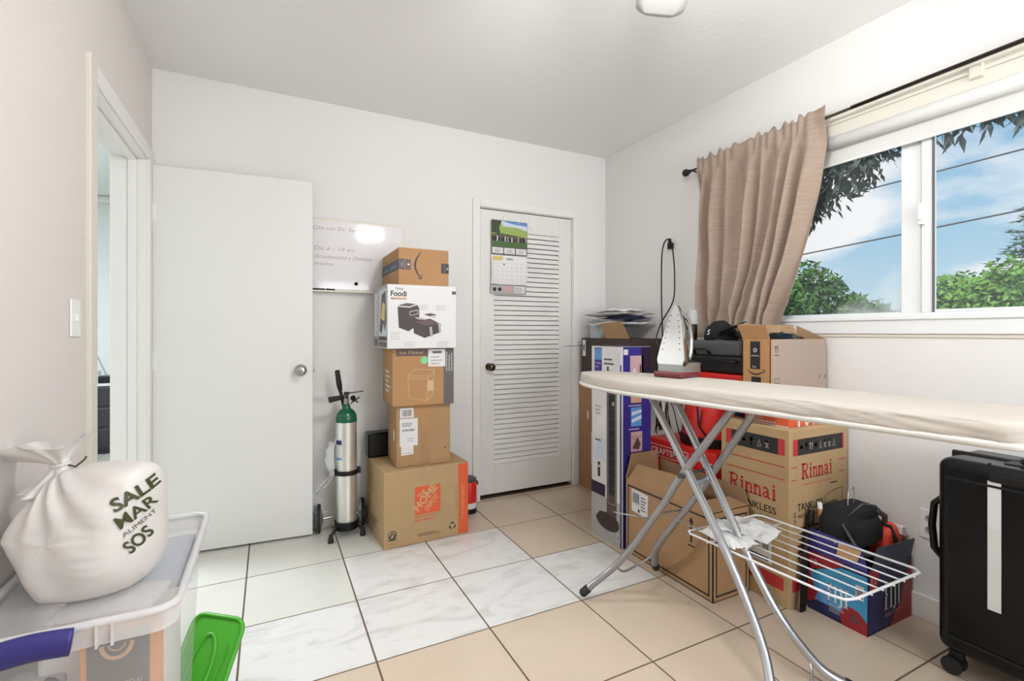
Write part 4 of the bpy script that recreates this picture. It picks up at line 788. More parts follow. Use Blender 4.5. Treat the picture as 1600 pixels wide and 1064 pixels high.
tag(blob((2.17, 1.47, 1.13), (.165, .04, .045), 11, .35, fq=3).build('black_wrap', 'blackg', smooth=True), 'black crinkled plastic wrap sticking out of the opened parcel box', 'wrap')

# ------------------------------------------------------------------ bottled-water box with its things
t = thing('water_bottle_box', 'open blue and red bottled-water carton with white lettering on the floor', 'box', (2.067, 1.05, 0))
w_, d_, h_ = .322, .232, .250; k = .004
MB().box((0, 0, 0), (w_, d_, k)).box((0, 0, 0), (w_, k, h_)).box((0, d_-k, 0), (w_, d_, h_)).box((0, 0, 0), (k, d_, h_)).box((w_-k, 0, 0), (w_, d_, h_)).build('carton_body', 'dblue', t)
Fl = Fr((0, d_, 0), (0, -1, 0), (0, 0, 1)); Ff = Fr((0, 0, 0), (1, 0, 0), (0, 0, 1))
a = MB().slab([(0, .0, h_), (0, d_, h_), (-.006, d_-.01, h_+.095), (-.004, .02, h_+.088)], (.003, 0, 0)).build('carton_flap', 'purple', t)
a = MB().slab([(.03, .0, h_), (w_, 0, h_), (w_+.002, -.012, h_+.075), (.045, -.012, h_+.088)], (0, .003, 0)).build('carton_flap', 'bluec', t)
MB().slab([(w_, .0, h_), (w_, d_, h_), (w_+.004, d_, h_+.07), (w_+.004, .02, h_+.07)], (-.003, 0, 0)).build('carton_flap', 'card', t)
q = MB(); q.poly(Fl, [(.0, .0), (.06, 0), (.10, .08), (.0, .13)], 'dblue').poly(Fl, [(0, .03), (.04, .05), (.05, .12), (0, .2)], 'crim', .001).poly(Fl, [(.0, .248), (0, .17), (.06, .19), (.15, .235), (.14, .248)], 'crim', .001)
q.poly(Fl, [(.01, .16), (.05, .185), (.14, .225), (.232, .228), (.232, .05), (.19, .04), (.12, .05), (.06, .06), (.02, .12)], 'blue', .0012).poly(Fl, [(.03, .05), (.09, .05), (.11, .13), (.06, .14)], 'bluep', .0014)
q.poly(Fl, [(.14, .0), (.13, .05), (.16, .085), (.2, .08), (.232, .05), (.232, 0)], 'crim', .0016).disc(Fl, .185, .045, .018, 'wine', .0018).poly(Fl, [(.09, .02), (.15, 0), (.13, .05)], 'dblue', .0015)
q.text(Fl, '12', .015, .196, .022, 'white', w=.025, n=.002).rect(Fl, .19, .13, .22, .185, 'white', .002).bars(Fl, .194, .135, .216, .178, seed=4, n=.0024).lines(Fl, .09, .03, .15, .065, 5, 'cloud', .3, 4, .002)
q.poly(Ff, [(.15, .0), (.322, 0), (.322, .24), (.27, .18), (.24, .09)], 'crim', .001).poly(Ff, [(.015, .17), (.06, .16), (.08, .22), (.05, .25), (.01, .25)], 'crim', .001).text(Ff, '12', .025, .195, .026, 'pink', w=.034, n=.0014).lines(Ff, .12, .045, .26, .06, 2, 'pink', .3, 5, .0014)
q.build('box_print', None, t)
def fiji(q, F, u, v, h, w):     # tall condensed letters F I J I
    s = w/4.2; tk = s*.36
    def r(a, b, c, d): q.rect(F, u+a*s, v+b*h, u+c*s, v+d*h, 'white', .0022)
    r(.2, 0, .2+.36, 1); r(.2, .9, 1.0, 1); r(.2, .5, .85, .58); r(0, 0, .75, .05); r(0, .95, .4, 1); r(.92, .78, 1.0, 1)
    r(1.5, 0, 1.86, 1); r(1.3, 0, 2.06, .05); r(1.3, .95, 2.06, 1)
    r(2.6, -.02, 2.96, 1); r(2.4, .95, 3.16, 1); r(2.3, -.1, 2.75, -.02); r(2.25, -.1, 2.4, .04)
    r(3.55, 0, 3.91, 1); r(3.35, 0, 4.1, .05); r(3.35, .95, 4.1, 1)
q = MB(); fiji(q, Fl, .08, .07, .075, .085); q.build('lettering', None, t); q = MB(); fiji(q, Ff, .115, .075, .105, .12); q.build('lettering', None, t)
Fq = Fr((-.006, d_, h_), (0, -1, 0), (-.03, 0, 1)); q = MB(); q.poly(Fq, [(.12, .02), (.2, .03), (.215, .075), (.13, .075)], 'tan', .001).text(Fq, '12', .115, .07, .014, 'white', w=.03, n=.002); q.build('flap_print', None, t)
# contents
t = thing('camera_bag', 'black padded shoulder bag on top of the bottled-water carton', 'bag', (2.2, 1.18, .245))
blob((2.195, 1.185, .375), (.125, .078, .088), 2, .12, pw=3.2).build('bag_body', 'blackc', t, smooth=True, world=True)
blob((2.19, 1.118, .36), (.10, .03, .055), 6, .15, pw=3).build('front_pocket', 'blackc', t, smooth=True, world=True)
MB().tube([(2.10, 1.14, .43), (2.13, 1.10, .49), (2.2, 1.09, .475), (2.26, 1.10, .44), (2.3, 1.11, .40)], .004, 6).tube([(2.08, 1.15, .4), (2.07, 1.1, .34), (2.10, 1.075, .30), (2.17, 1.07, .285), (2.23, 1.085, .30)], .006, 6).tube([(2.3, 1.15, .43), (2.335, 1.12, .40), (2.33, 1.12, .36)], .012, 8).build('strap', 'greyp', t, smooth=True, world=True)
MB().box((2.155, 1.062, .262), (2.18, 1.07, .292)).build('tag_label', 'white', t, world=True)
MB().tube([(2.155, 1.17, .455), (2.15, 1.165, .515), (2.19, 1.165, .53), (2.20, 1.17, .46)], .0022, 5).build('hang_loop', 'whitep', t, smooth=True, world=True)
blob((2.20, 1.18, .15), (.09, .07, .13), 12, .05, pw=3).build('bag_lower', 'blackc', t, smooth=True, world=True)
t = thing('first_aid_pouch', 'coral red zip pouch with black stripe standing in the bottled-water carton', 'pouch', (2.325, 1.10, .004))
blob((2.322, 1.112, .24), (.062, .045, .135), 3, .06, pw=4).build('pouch_body', 'orangep', t, smooth=True, world=True)
MB().tube([(2.295, 1.062, .22), (2.295, 1.062, .33), (2.30, 1.085, .372), (2.30, 1.14, .375)], .009, 6).build('zip_band', 'blackc', t, smooth=True, world=True)
MB().box((2.345, 1.062, .34), (2.375, 1.11, .368)).build('tag_label', 'white', t, world=True)
t = thing('paint_stick', 'thin orange stick with white tip standing in the water carton', 'stick', (2.1, 1.2, .01))
MB().tube([(2.095, 1.215, .01), (2.092, 1.245, .43)], .009, 8).build('stick_shaft', 'card3', t, world=True); MB().tube([(2.092, 1.245, .43), (2.091, 1.247, .455)], .0095, 8).build('tip', 'whitep', t, world=True)
t = thing('folded_tripod', 'black folded tripod leaning beside the bottled-water carton', 'tripod', (2.02, 1.27, .0))
for dx in (0, .012, -.012): MB().tube([(2.0+dx, 1.262, .008), (2.03+dx*.8, 1.275, .2), (2.068+dx*.3, 1.281, .36)], .006, 8).build('leg', 'blackp', t, smooth=True, world=True)
MB().lathe([(0, 0), (.014, 0), (.016, .03), (.01, .045), (.014, .06), (0, .062)], (2.07, 1.276, .355), (.15, .0, 1), 12).build('head', 'blackp', t, smooth=True, world=True)

# ------------------------------------------------------------------ suitcase
t = thing('suitcase', 'large black hard-shell suitcase with pale vertical stripe at the right edge', 'suitcase', (2.22, .57, 0))
MB().box((2.078, .305, .085), (2.36, .842, .748)).build('shell', 'blackg', t, world=True, bevel=.035, seg=5)
MB().box((2.212, .297, .08), (2.226, .85, .755)).build('frame_band', 'blackp', t, world=True, bevel=.03, seg=4)
q = MB()
for y in (.775, .66, .54, .43): pass
for a_, b_ in (((2.072, .335, .68), (2.079, .812, .688)), ((2.072, .335, .14), (2.079, .812, .148)), ((2.072, .335, .698), (2.079, .70, .722))): MB().box(a_, b_).build('shell_rib', 'blackp', t, world=True, bevel=.002)
MB().box((2.0745, .672, .285), (2.0785, .704, .700)).build('pale_stripe', 'white', t, world=True)
MB().box((2.10, .708, .70), (2.112, .712, .752)).build('clasp_edge', 'blackp', t, world=True)
MB().tube([(2.16, .842, .60), (2.16, .878, .56), (2.16, .885, .48), (2.16, .878, .40), (2.16, .842, .36)], .011, 8, flat=1.4).build('side_handle', 'blackp', t, world=True, smooth=True)
MB().box((2.15, .48, .7465), (2.28, .69, .752)).tube([(2.18, .655, .755), (2.18, .63, .775), (2.18, .53, .775), (2.18, .505, .755)], .011, 8).build('top_handle', 'blackp', t, world=True, smooth=False, bevel=.003)
for (x, y) in ((2.125, .80), (2.32, .80), (2.125, .345), (2.32, .345)):
    wq = MB().box((x-.012, y-.02, .05), (x+.012, y+.02, .09)).build('caster', 'blackp', t, world=True, bevel=.004)
    for dx in (-.02, .02): MB().lathe([(0, -.008), (.026, -.008), (.029, -.004), (.029, .004), (.026, .008), (0, .008)], (x+dx, y+.008, .029), (1, .1, 0), 20).build('wheel', 'blackr', wq, world=True, smooth=True, auto=.7)

# ------------------------------------------------------------------ ironing board
AN = math.radians(7.2); BU = Vector((-math.sin(AN), math.cos(AN), 0)); BW = Vector((math.cos(AN), math.sin(AN), 0))
NO = Vector((1.425, 2.03, 0)); ZT, ZB = .985, .931; LEN = 1.62
ib = thing('ironing_board', 'long ironing board with beige cover on crossed silver legs', 'ironing board', (1.5, 1.3, 0))
def hw(s):      # half width at s metres from the nose
    if s < .5: return .195*(math.sin(min(1, s/.5)*PI/2)**.62)
    if s > LEN-.08: return .195*math.sqrt(max(.02, 1-((s-LEN+.08)/.1)**2))
    return .195
def bp(s, w_, z): p = NO-BU*s+BW*w_; return (p.x, p.y, z)
prof = [(-.90, 0), (-.985, .04), (-1.0, .25), (-1.0, .55), (-.985, .82), (-.95, .95), (-.88, 1.0), (-.5, 1.01), (0, 1.01), (.5, 1.01), (.88, 1.0), (.95, .95), (.985, .82), (1.0, .55), (1.0, .25), (.985, .04), (.90, 0)]
def cov(u, v):
    s = LEN*(u**1.25); h_ = max(.006, hw(s)); i = v*(len(prof)-1); a = int(min(i, len(prof)-2)); f = i-a
    pw, pz = prof[a][0]*(1-f)+prof[a+1][0]*f, prof[a][1]*(1-f)+prof[a+1][1]*f
    z = ZB+(ZT-ZB)*pz; wd = pw*h_
    if .04 < pz < .9:
        k_ = min(1, max(0, (s-.7)/.4)); wd += math.copysign(1, pw)*(.0045*k_*noise.noise(Vector((s*26+pz*9, pz*3, 1)))+.003*noise.noise(Vector((s*9, pz*2, 4))))
    if pz < .05: z += .006*noise.noise(Vector((s*7, 2, 5)))
    z += .0012*noise.noise(Vector((s*5, pw*3, 8)))
    if s < .05: z = ZB+(z-ZB)*(.55+.45*s/.05)+.008*(1-s/.05)
    return bp(s, wd, z)
MB().grid(cov, 150, 48).build('board_cover', 'sheet', ib, world=True, smooth=True)
rim = [bp(s, -hw(s)*.965, ZB-.0) for s in [LEN*k/40 for k in range(1, 41)]]+[bp(s, hw(s)*.965, ZB-.0) for s in [LEN*k/40 for k in range(40, 0, -1)]]
MB().tube(rim, .010, 8, closed=True).build('board_rim', 'rim', ib, world=True, smooth=True)
MB().slab([bp(s, -hw(s)*.93, ZB+.004) for s in [LEN*k/30 for k in range(1, 31)]]+[bp(s, hw(s)*.93, ZB+.004) for s in [LEN*k/30 for k in range(30, 0, -1)]], (0, 0, .006)).build('board_base', 'rim', ib, world=True)
B1 = [(1.485, 1.178, .922), (1.433, 1.39, .61), (1.428, 1.46, .50), (1.425, 1.545, .385), (1.405, 1.625, .26), (1.355, 1.695, .147), (1.29, 1.73, .085), (1.235, 1.758, .034)]
B2 = [(1.65, 1.20, .915), (1.628, 1.39, .62), (1.62, 1.49, .47), (1.61, 1.585, .34), (1.605, 1.66, .235), (1.62, 1.72, .155), (1.655, 1.765, .08), (1.685, 1.79, .034)]
F1 = [(1.42, 1.544, .923), (1.445, 1.316, .581), (1.447, 1.195, .41), (1.443, 1.10, .265), (1.42, 1.02, .15), (1.375, .965, .07), (1.34, .945, .034)]
F2 = [(1.558, 1.564, .927), (1.555, 1.32, .575), (1.558, 1.17, .345), (1.575, 1.07, .195), (1.62, .995, .09), (1.65, .955, .05), (1.70, .90, .022)]
def smoothp(P, k=4):
    P = [Vector(p) for p in P]; o_ = []
    for i in range(len(P)-1):
        p0, p1, p2, p3 = P[max(i-1, 0)], P[i], P[i+1], P[min(i+2, len(P)-1)]
        for j in range(k):
            t_ = j/k; o_.append(.5*((2*p1)+(p2-p0)*t_+(2*p0-5*p1+4*p2-p3)*t_*t_+(3*p1-p0-3*p2+p3)*t_**3))
    return o_+[P[-1]]
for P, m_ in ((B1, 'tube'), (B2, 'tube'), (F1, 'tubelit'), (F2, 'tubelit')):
    lg = MB().tube(smoothp(P), .0135, 12, flat=1.25, up=(0, 1, 0)).build('leg', m_, ib, world=True, smooth=True)
    e_ = Vector(P[-1]); d_2 = (Vector(P[-1])-Vector(P[-2])).normalized()
    MB().tube([e_-d_2*.03, e_+d_2*.006, e_+d_2*.014], [.018, .018, .011], 12).build('rubber_foot', 'blackr', lg, world=True, smooth=True)
MB().tube([(1.43, 1.375, .625), (1.64, 1.40, .625)], .006, 8).tube([(1.43, 1.375, .625), (1.412, 1.372, .625)], .011, 10).build('pivot_bolt', 'greyp', ib, world=True)
MB().tube([(1.455, 1.345, .60), (1.50, 1.34, .60), (1.55, 1.35, .61)], .009, 8, flat=.6).build('pivot_link', 'tubelit', ib, world=True)
MB().tube(smoothp([(1.36, 1.69, .15), (1.44, 1.735, .09), (1.53, 1.76, .085), (1.60, 1.75, .11), (1.63, 1.735, .14)]), .005, 8).build('spreader_bar', 'tube', ib, world=True, smooth=True)
MB().tube(smoothp([(1.40, .99, .11), (1.47, .955, .045), (1.54, .95, .035), (1.60, .98, .06), (1.62, 1.0, .09)]), .005, 8).build('spreader_bar', 'tubelit', ib, world=True, smooth=True)
MB().tube([(1.44, 1.50, .93), (1.54, 1.515, .93)], .008, 8).tube([(1.42, 1.17, .92), (1.65, 1.2, .915)], .008, 8).build('under_brace', 'whitep', ib, world=True)
MB().slab([(1.50, 1.53, .935), (1.53, 1.60, .935), (1.54, 1.60, .86), (1.52, 1.57, .83), (1.50, 1.55, .86)], (.01, 0, 0)).build('height_lever', 'whitep', ib, world=True, bevel=.003)
# wire rack on the legs
RZ = .40; rk = MB()
c0, c1, c2, c3 = Vector((1.455, 1.379, RZ)), Vector((1.488, .810, RZ)), Vector((1.903, .805, RZ)), Vector((1.87, 1.372, RZ))
loop = [c0+Vector((.012, .0, 0)), c0+Vector((0, -.02, 0))]+[c1+Vector((0, .04, 0)), c1+Vector((.012, .01, 0)), c1+Vector((.045, 0, 0))]+[c2+Vector((-.02, 0, 0)), c2+Vector((0, .02, 0))]+[c3+Vector((0, -.02, 0)), c3+Vector((-.02, 0, 0))]
rk.tube(loop, .0042, 8, closed=True)
for i in range(1, 7):
    f = i/7; rk.tube([c0.lerp(c3, f), c1.lerp(c2, f)+Vector((0, -.006, -.004))], .0028, 6)
rk.tube([c0+Vector((.0, -.1, -.005)), c3+Vector((0, -.1, -.005))], .003, 6)
rk.build('wire_rack', 'wire', ib, world=True, smooth=True)
MB().tube([(1.425, 1.535, .40), (1.5, 1.555, .41), (1.61, 1.555, .40)], .004, 6).tube([(1.50, 1.555, .41), (1.51, 1.37, RZ+.002)], .003, 6).tube([(1.425, 1.54, .40), (1.30, 1.60, .425), (1.30, 1.63, .42)], .003, 6).build('rack_hanger', 'tube', ib, world=True, smooth=True)

# folded white cloths on the rack
rg = random.Random(1)
def cloth(name, label, c, sx, sy, h_, rz, sd, m='paper'):
    b = MB()
    b.grid(lambda u, v: ((u-.5)*sx*(1-.12*noise.noise(Vector((v*3, sd, 0)))), (v-.5)*sy*(1+.14*noise.noise(Vector((u*3, sd, 1)))), h_*(1-abs(2*u-1)**5)*(1-abs(2*v-1)**5)*(.7+.5*noise.noise(Vector((u*3.2, v*3.4, sd))))+.006*noise.noise(Vector((u*12, v*12, sd)))), 30, 30)
    b.grid(lambda u, v: ((u-.5)*sx*(1-.12*noise.noise(Vector((v*3, sd, 0)))), (v-.5)*sy*(1+.14*noise.noise(Vector((u*3, sd, 1)))), -.001), 6, 6)
    o = b.build(name, m, smooth=True); o.location = c; o.rotation_euler = (0, 0, rz); return tag(o, label, 'cloth', 'white cloths on the wire rack')
cloth('folded_cloth', 'folded white cloth lying on the far part of the wire rack', (1.675, 1.27, RZ+.006), .17, .19, .04, .3, 1)
cloth('folded_cloth', 'smaller folded white cloth at the near left end of the wire rack', (1.545, 1.262, RZ+.006), .12, .18, .032, -.1, 4)
cloth('folded_cloth', 'thin white cloth square lying on top of the folded cloths', (1.575, 1.275, RZ+.036), .1, .12, .014, .5, 7)

# ------------------------------------------------------------------ steam iron, standing on its heel, soleplate to the left
ir = thing('steam_iron', 'silver steam iron standing on its burgundy heel on the ironing board', 'iron', (1.575, 1.545, ZT+.003), math.radians(12))
# local: x = away from the soleplate (towards the body), y = across, z = towards the tip
def ol(v): return .068*(1-v)**.62*(1 if v > .08 else .86+.14*(v/.08))       # soleplate half width, v 0 heel..1 tip
HT = .31; z00 = .035; tilt = .16
def px_(v): return -.055+tilt*v*HT*.9
q = MB(); n_ = 24; pl_ = [(px_(k/n_), ol(k/n_), z00+.02+k/n_*(HT-.055)) for k in range(n_+1)]; pr_ = [(px_(k/n_), -ol(k/n_), z00+.02+k/n_*(HT-.055)) for k in range(n_-1, -1, -1)]
q.slab(pl_+pr_, (.008, 0, 0)); so = q.build('soleplate', 'soleplate', ir)
q = MB()
for k in range(7):
    for s_ in (-1, 1):
        v = .25+k*.095; q.lathe([(.0028, 0), (.0028, .001)], (px_(v)-.0002, s_*ol(v)*.72, z00+.02+v*(HT-.055)), (-1, 0, 0), 8)
q.build('steam_holes', 'greyp', so)
def body(u, v):      # chrome and grey body behind the soleplate
    a = (u-.5)*PI; w_ = ol(v*.97)*1.03; dpt = .085*(1-v)**.55+.010
    return (px_(v)+.008+math.cos(a)*dpt, math.sin(a)*w_, z00+.012+v*(HT-.05))
MB().grid(body, 20, 24).build('body_shell', 'chrome', ir, smooth=True)
MB().tube(smoothp([(.05, 0, .05), (.09, 0, .085), (.10, 0, .15), (.088, 0, .21), (.06, 0, .25), (.015, 0, .275)]), [.016]*20+[.010], 12, flat=1.1).build('handle', 'chrome', ir, smooth=True)
MB().tube(smoothp([(.058, -.015, .09), (.066, -.016, .15), (.058, -.015, .2)]), .005, 8).build('handle_grip', 'greyp', ir, smooth=True)
MB().tube([(px_(.0)+.01, 0, z00+.008), (px_(.0)+.012, 0, z00+.03)], .001).box((-.050, -.060, .016), (.085, .060, .060)).build('water_tank', 'nickel', ir, bevel=.014, seg=3)
MB().slab([(-.075, -.068, 0), (.085, -.06, 0), (.085, .06, 0), (-.075, .068, 0)], (0, 0, .024)).build('heel_rest', 'wine', ir, bevel=.007, seg=3)
MB().lathe([(.0, 0), (.014, 0), (.014, .008), (.0, .01)], (.10, 0, .19), (.9, .3, .1), 16).build('dial', 'greyp', ir, smooth=True)
# iron cord looped on a wall hook
hk = tag(MB().box((R-.03, 2.39, 1.735), (R, 2.42, 1.775)).tube([(R-.02, 2.405, 1.77), (R-.03, 2.405, 1.79), (R-.015, 2.405, 1.80)], .008, 8).build('wall_hook', 'blackp', bevel=.003), 'small black wall hook in the window wall holding the iron cord', 'hook')
P = smoothp([(1.66, 1.52, 1.05), (1.80, 1.62, 1.03), (2.0, 2.1, 1.1), (2.2, 2.3, 1.22), (2.34, 2.33, 1.38), (2.37, 2.345, 1.55), (2.372, 2.36, 1.70), (2.372, 2.38, 1.78), (2.372, 2.405, 1.80), (2.372, 2.44, 1.78), (2.372, 2.462, 1.70), (2.372, 2.466, 1.5), (2.37, 2.46, 1.3), (2.37, 2.45, 1.12)], 5)
tag(MB().tube(P, .0045, 6).build('iron_cord', 'blackp', smooth=True), 'black iron cord looped over the wall hook above the iron', 'cord')

# ------------------------------------------------------------------ storage tub with lid, sack and green lid
t = thing('storage_tub', 'translucent plastic storage tub with blue handle beside the left wall', 'storage tub', (-.36, 1.53, 0))
TZ = .6; tx0, tx1, ty0, ty1 = -.53, -.183, 1.245, 1.83
def rrect(x0, y0, x1, y1, r, z, n=6): return [(x, y, z) for x, y in rr(x0, y0, x1, y1, r, n)]
def wallsof(q, z0, z1, ins, r=.05):
    a = rrect(tx0+ins, ty0+ins, tx1-ins, ty1-ins, r, z0); b = rrect(tx0+.006, ty0+.006, tx1-.006, ty1-.006, r, z1); k = len(a)
    q.add(a+b, [(i, (i+1) % k, k+(i+1) % k, k+i) for i in range(k)]); return q
q = MB(); wallsof(q, .004, TZ-.012, .035); a = rrect(tx0+.035, ty0+.035, tx1-.035, ty1-.035, .05, .004); q.add(a, [tuple(range(len(a)))]); q.build('tub_wall', 'tub', t, world=True, smooth=True)
q = MB(); a = rrect(tx0-.006, ty0-.006, tx1+.006, ty1+.006, .045, TZ-.004); q.tube(a, .009, 8, closed=True); a = rrect(tx0-.004, ty0-.004, tx1+.004, ty1+.004, .045, TZ-.05); b = rrect(tx0-.008, ty0-.008, tx1+.008, ty1+.008, .045, TZ-.004); k = len(a); q.add(a+b, [(i, (i+1) % k, k+(i+1) % k, k+i) for i in range(k)]); q.build('tub_rim', 'tubrim', t, world=True, smooth=True)
q = MB(); q.slab(rrect(tx0+.012, ty0+.012, tx1-.012, ty1-.012, .04, TZ-.016), (0, 0, .003))
for y in (1.36, 1.44): pass
q.build('lid', 'tublid', t, world=True)
MB().tube(smoothp([(-.50, ty0-.016, TZ-.034), (-.46, ty0-.020, TZ-.024), (-.41, ty0-.022, TZ-.018), (-.375, ty0-.020, TZ-.020), (-.345, ty0-.017, TZ-.024)]), .026, 16, flat=.65).build('blue_handle', 'bluep2', t, world=True, smooth=True)
q = MB()
for x in (-.31, -.285): q.box((x, ty0-.018, TZ-.05), (x+.004, ty0, TZ-.002))
q.build('rim_rib', 'tubrim', t, world=True)
# things seen inside
t = thing('picture_box', 'dark box with orange border and pale lettering inside the storage tub', 'box', (-.350, 1.288, .052))
MB().box((0, 0, 0), (.135, .05, .50)).build('carton_body', 'orangeb', t, bevel=.002); MB().box((.012, -.001, .02), (.118, .0, .49)).build('dark_panel', 'grey', t)
F = Fr((0, -.0012, 0), (1, 0, 0), (0, 0, 1)); q = MB(); q.text(F, 'BEEF', .018, .365, .02, 'tan', w=.04, bold=.01).text(F, 'STEW', .066, .372, .016, 'lgrey', w=.04).stroke(F, [(.062+.026*math.cos(PI+k*PI/12), .47+.03*math.sin(PI+k*PI/12)) for k in range(13)], .008, 'tan').stroke(F, [(.062+.014*math.cos(PI+k*PI/12), .47+.014*math.sin(PI+k*PI/12)) for k in range(13)], .003, 'tan').poly(F, [(.07, .49), (.115, .5), (.115, .49), (.08, .48)], 'green', .0012); q.build('panel_print', None, t)
t = thing('grey_gadget', 'grey and white plastic gadget with black wires inside the storage tub', 'gadget', (-.44, 1.34, .05))
MB().box((-.05, 0, 0), (.05, .06, .40)).build('casing', 'lgrey', t, bevel=.01); MB().box((-.03, -.01, .30), (.0, .0, .39)).box((.01, -.01, .32), (.04, .0, .36)).build('bracket', 'whitep', t, bevel=.003)
MB().tube(smoothp([(-.05, -.012, .40), (-.02, -.015, .41), (0, -.012, .38), (.03, -.014, .41), (.05, -.012, .39)]), .004, 6).build('wires', 'blackp', t, smooth=True)
packet('paper_stack', 'pale printed papers lying just under the lid of the storage tub', 'papers', (-.30, 1.62, .53), .22, .34, .03, 'cloud', 9, .1)
packet('white_packet', 'white packet near the front under the lid of the storage tub', 'packet', (-.33, 1.44, .525), .2, .14, .04, 'paper', 11, -.2)
tag(MB().box((-.44, 1.36, .05), (-.24, 1.76, .52)).build('paper_parcel', 'paper', bevel=.01), 'pale wrapped parcel filling the storage tub below the papers', 'parcel')

# rice sack on the lid
sk = thing('rice_sack', 'knotted white supermarket sack with dark green lettering on the tub lid', 'sack', (-.36, 1.50, TZ-.012))
cS = Vector((-.365, 1.475, TZ+.118))
camf = Vector((math.sin(math.radians(26.7)), math.cos(math.radians(26.7)), 0))
SR = Vector((.93, -.37, 0)); SF = Vector((.37, .93, 0))     # across / away
SU, SN = Vector((.8935, -.449, 0)), Vector((.449, .8935, 0))     # across and through the sack
SIL = [(.128, .02), (.131, .09), (.114, .140), (.05, .150), (-.03, .146), (-.075, .135), (-.115, .085), (-.155, .025), (-.158, -.01), (-.118, -.09), (-.06, -.17), (0, -.175), (.07, -.155), (.118, -.11), (.131, -.05)]
def sil(a):
    k = len(SIL); x = (a % 1)*k; i = int(x); f = x-i; p = [Vector((*SIL[(i+j) % k], 0)) for j in (-1, 0, 1, 2)]
    return .5*((2*p[1])+(p[2]-p[0])*f+(2*p[0]-5*p[1]+4*p[2]-p[3])*f*f+(3*p[1]-p[0]-3*p[2]+p[3])*f**3)
def sackp(a, b):      # a around the outline, b from front to back
    o_ = sil(a); ph = (b-.5)*PI; c_ = max(0, math.cos(ph))**.55; d_ = math.copysign(abs(math.sin(ph))**.9, math.sin(ph))
    u_, v_ = -.02+(o_.x+.02)*c_, o_.y*c_
    th = .118*(1-.25*max(0, v_)/.15)
    u2, v2 = u_+.072, v_-.15; r2 = math.hypot(u2, v2)+1e-4; an2 = math.atan2(v2, u2)
    pl = math.exp(-r2/.10)*.016*math.sin(an2*13+2)           # pleats running out from the knot
    nn = pl+.012*noise.noise(Vector((u_*11, v_*11, d_*2)))+.0022*noise.noise(Vector((u_*20, v_*70, d_*3)))
    p = cS+SU*u_+SN*(d_*th)+Vector((0, 0, v_)); p += SN*nn*math.sin(ph)
    p.z = max(p.z, TZ-.0125); return p
q = MB().grid(sackp, 110, 70); q.build('sack_body', 'sack', sk, world=True, smooth=True)
nk = cS+SU*(-.072)+SN*(-.02)+Vector((0, 0, .150)); SR, SF = SU, SN
def flare(u, v):       # pinched neck and ruffled top
    th = u*2*PI; pts = [(-.06, .07), (-.035, .04), (-.016, .024), (0, .017), (.02, .026), (.045, .05), (.072, .082)]
    i = v*(len(pts)-1); a = int(min(i, len(pts)-2)); f = i-a; h_, r_ = pts[a][0]*(1-f)+pts[a+1][0]*f, pts[a][1]*(1-f)+pts[a+1][1]*f
    r_ *= 1+.22*math.sin(th*9+v*3)*(abs(v-.5)*1.6)+.2*noise.noise(Vector((math.cos(th)*2, math.sin(th)*2, v*2)))
    k_ = max(0, h_); ex = 1+.55*(k_/.075)*(1 if math.cos(th) < 0 else .2); 
    return nk+SR*(math.cos(th)*r_*ex-k_*.5)+SF*(math.sin(th)*r_*(.55 if h_ > 0 else .75))+Vector((0, 0, h_*(.62 if h_ > 0 else 1)+.012*math.sin(th*3+1)*(k_/.075)+.02*math.cos(th)*(k_/.075)))
MB().grid(flare, 96, 24).build('sack_neck', 'sack', sk, world=True, smooth=True)
MB().tube([nk+SR*(math.cos(a)*.019)+SF*(math.sin(a)*.017)+Vector((0, 0, .004*math.cos(a))) for a in [k*2*PI/16 for k in range(16)]], .0035, 6, closed=True).build('tie', 'rim', sk, world=True, smooth=True)
MB().tube([nk+SR*.018, nk+SR*.035+Vector((0, 0, -.004)), nk+SR*.055+Vector((0, 0, .012)), nk+SR*.06+Vector((0, 0, .02))], .0022, 5).build('tie_end', 'olive', sk, world=True)
# lettering wrapped on the right shoulder of the sack
from mathutils.bvhtree import BVHTree
bvh = BVHTree.FromPolygons([tuple(p) for p in q.v], [tuple(f) for f in q.f])
q2 = MB(); nrm = (-SN*.82+SU*.57).normalized(); Uu = (SU*.82+SN*.57).normalized()
def wrap(s, u, v, h_, w_, rot, bold=.02, m='olive', shear=0):
    V, f, W = text_geo(s, bold, shear); sx, sy = w_/W, h_/.73; pts = []; c_, s_ = math.cos(rot), math.sin(rot); ok = []
    for x, y in V:
        a, b = x*sx, y*sy; u9 = u+a*c_-b*s_; p = cS+Uu*u9+Vector((0, 0, v+a*s_+b*c_))+nrm*.4
        hit = bvh.ray_cast(p, -nrm); ok.append(hit[0] is not None and abs(hit[1].dot(nrm)) > .3); pts.append((hit[0]+nrm*.0035) if hit[0] is not None else p)
    b0 = len(q2.v); q2.use(m); q2.v += pts
    for t_ in f:
        if all(ok[i] for i in t_): q2.f.append([b0+i for i in t_]); q2.m.append(q2.cur)
wrap('SALE', .040, .060, .030, .090, .42, .03); wrap('MAR', .050, .020, .031, .076, .45, .012); wrap('ALIMENT', .056, .0, .011, .066, .48, 0, 'grey'); wrap('SOS', .068, -.042, .033, .050, .55, .02)
q2.build('lettering', None, sk, world=True)

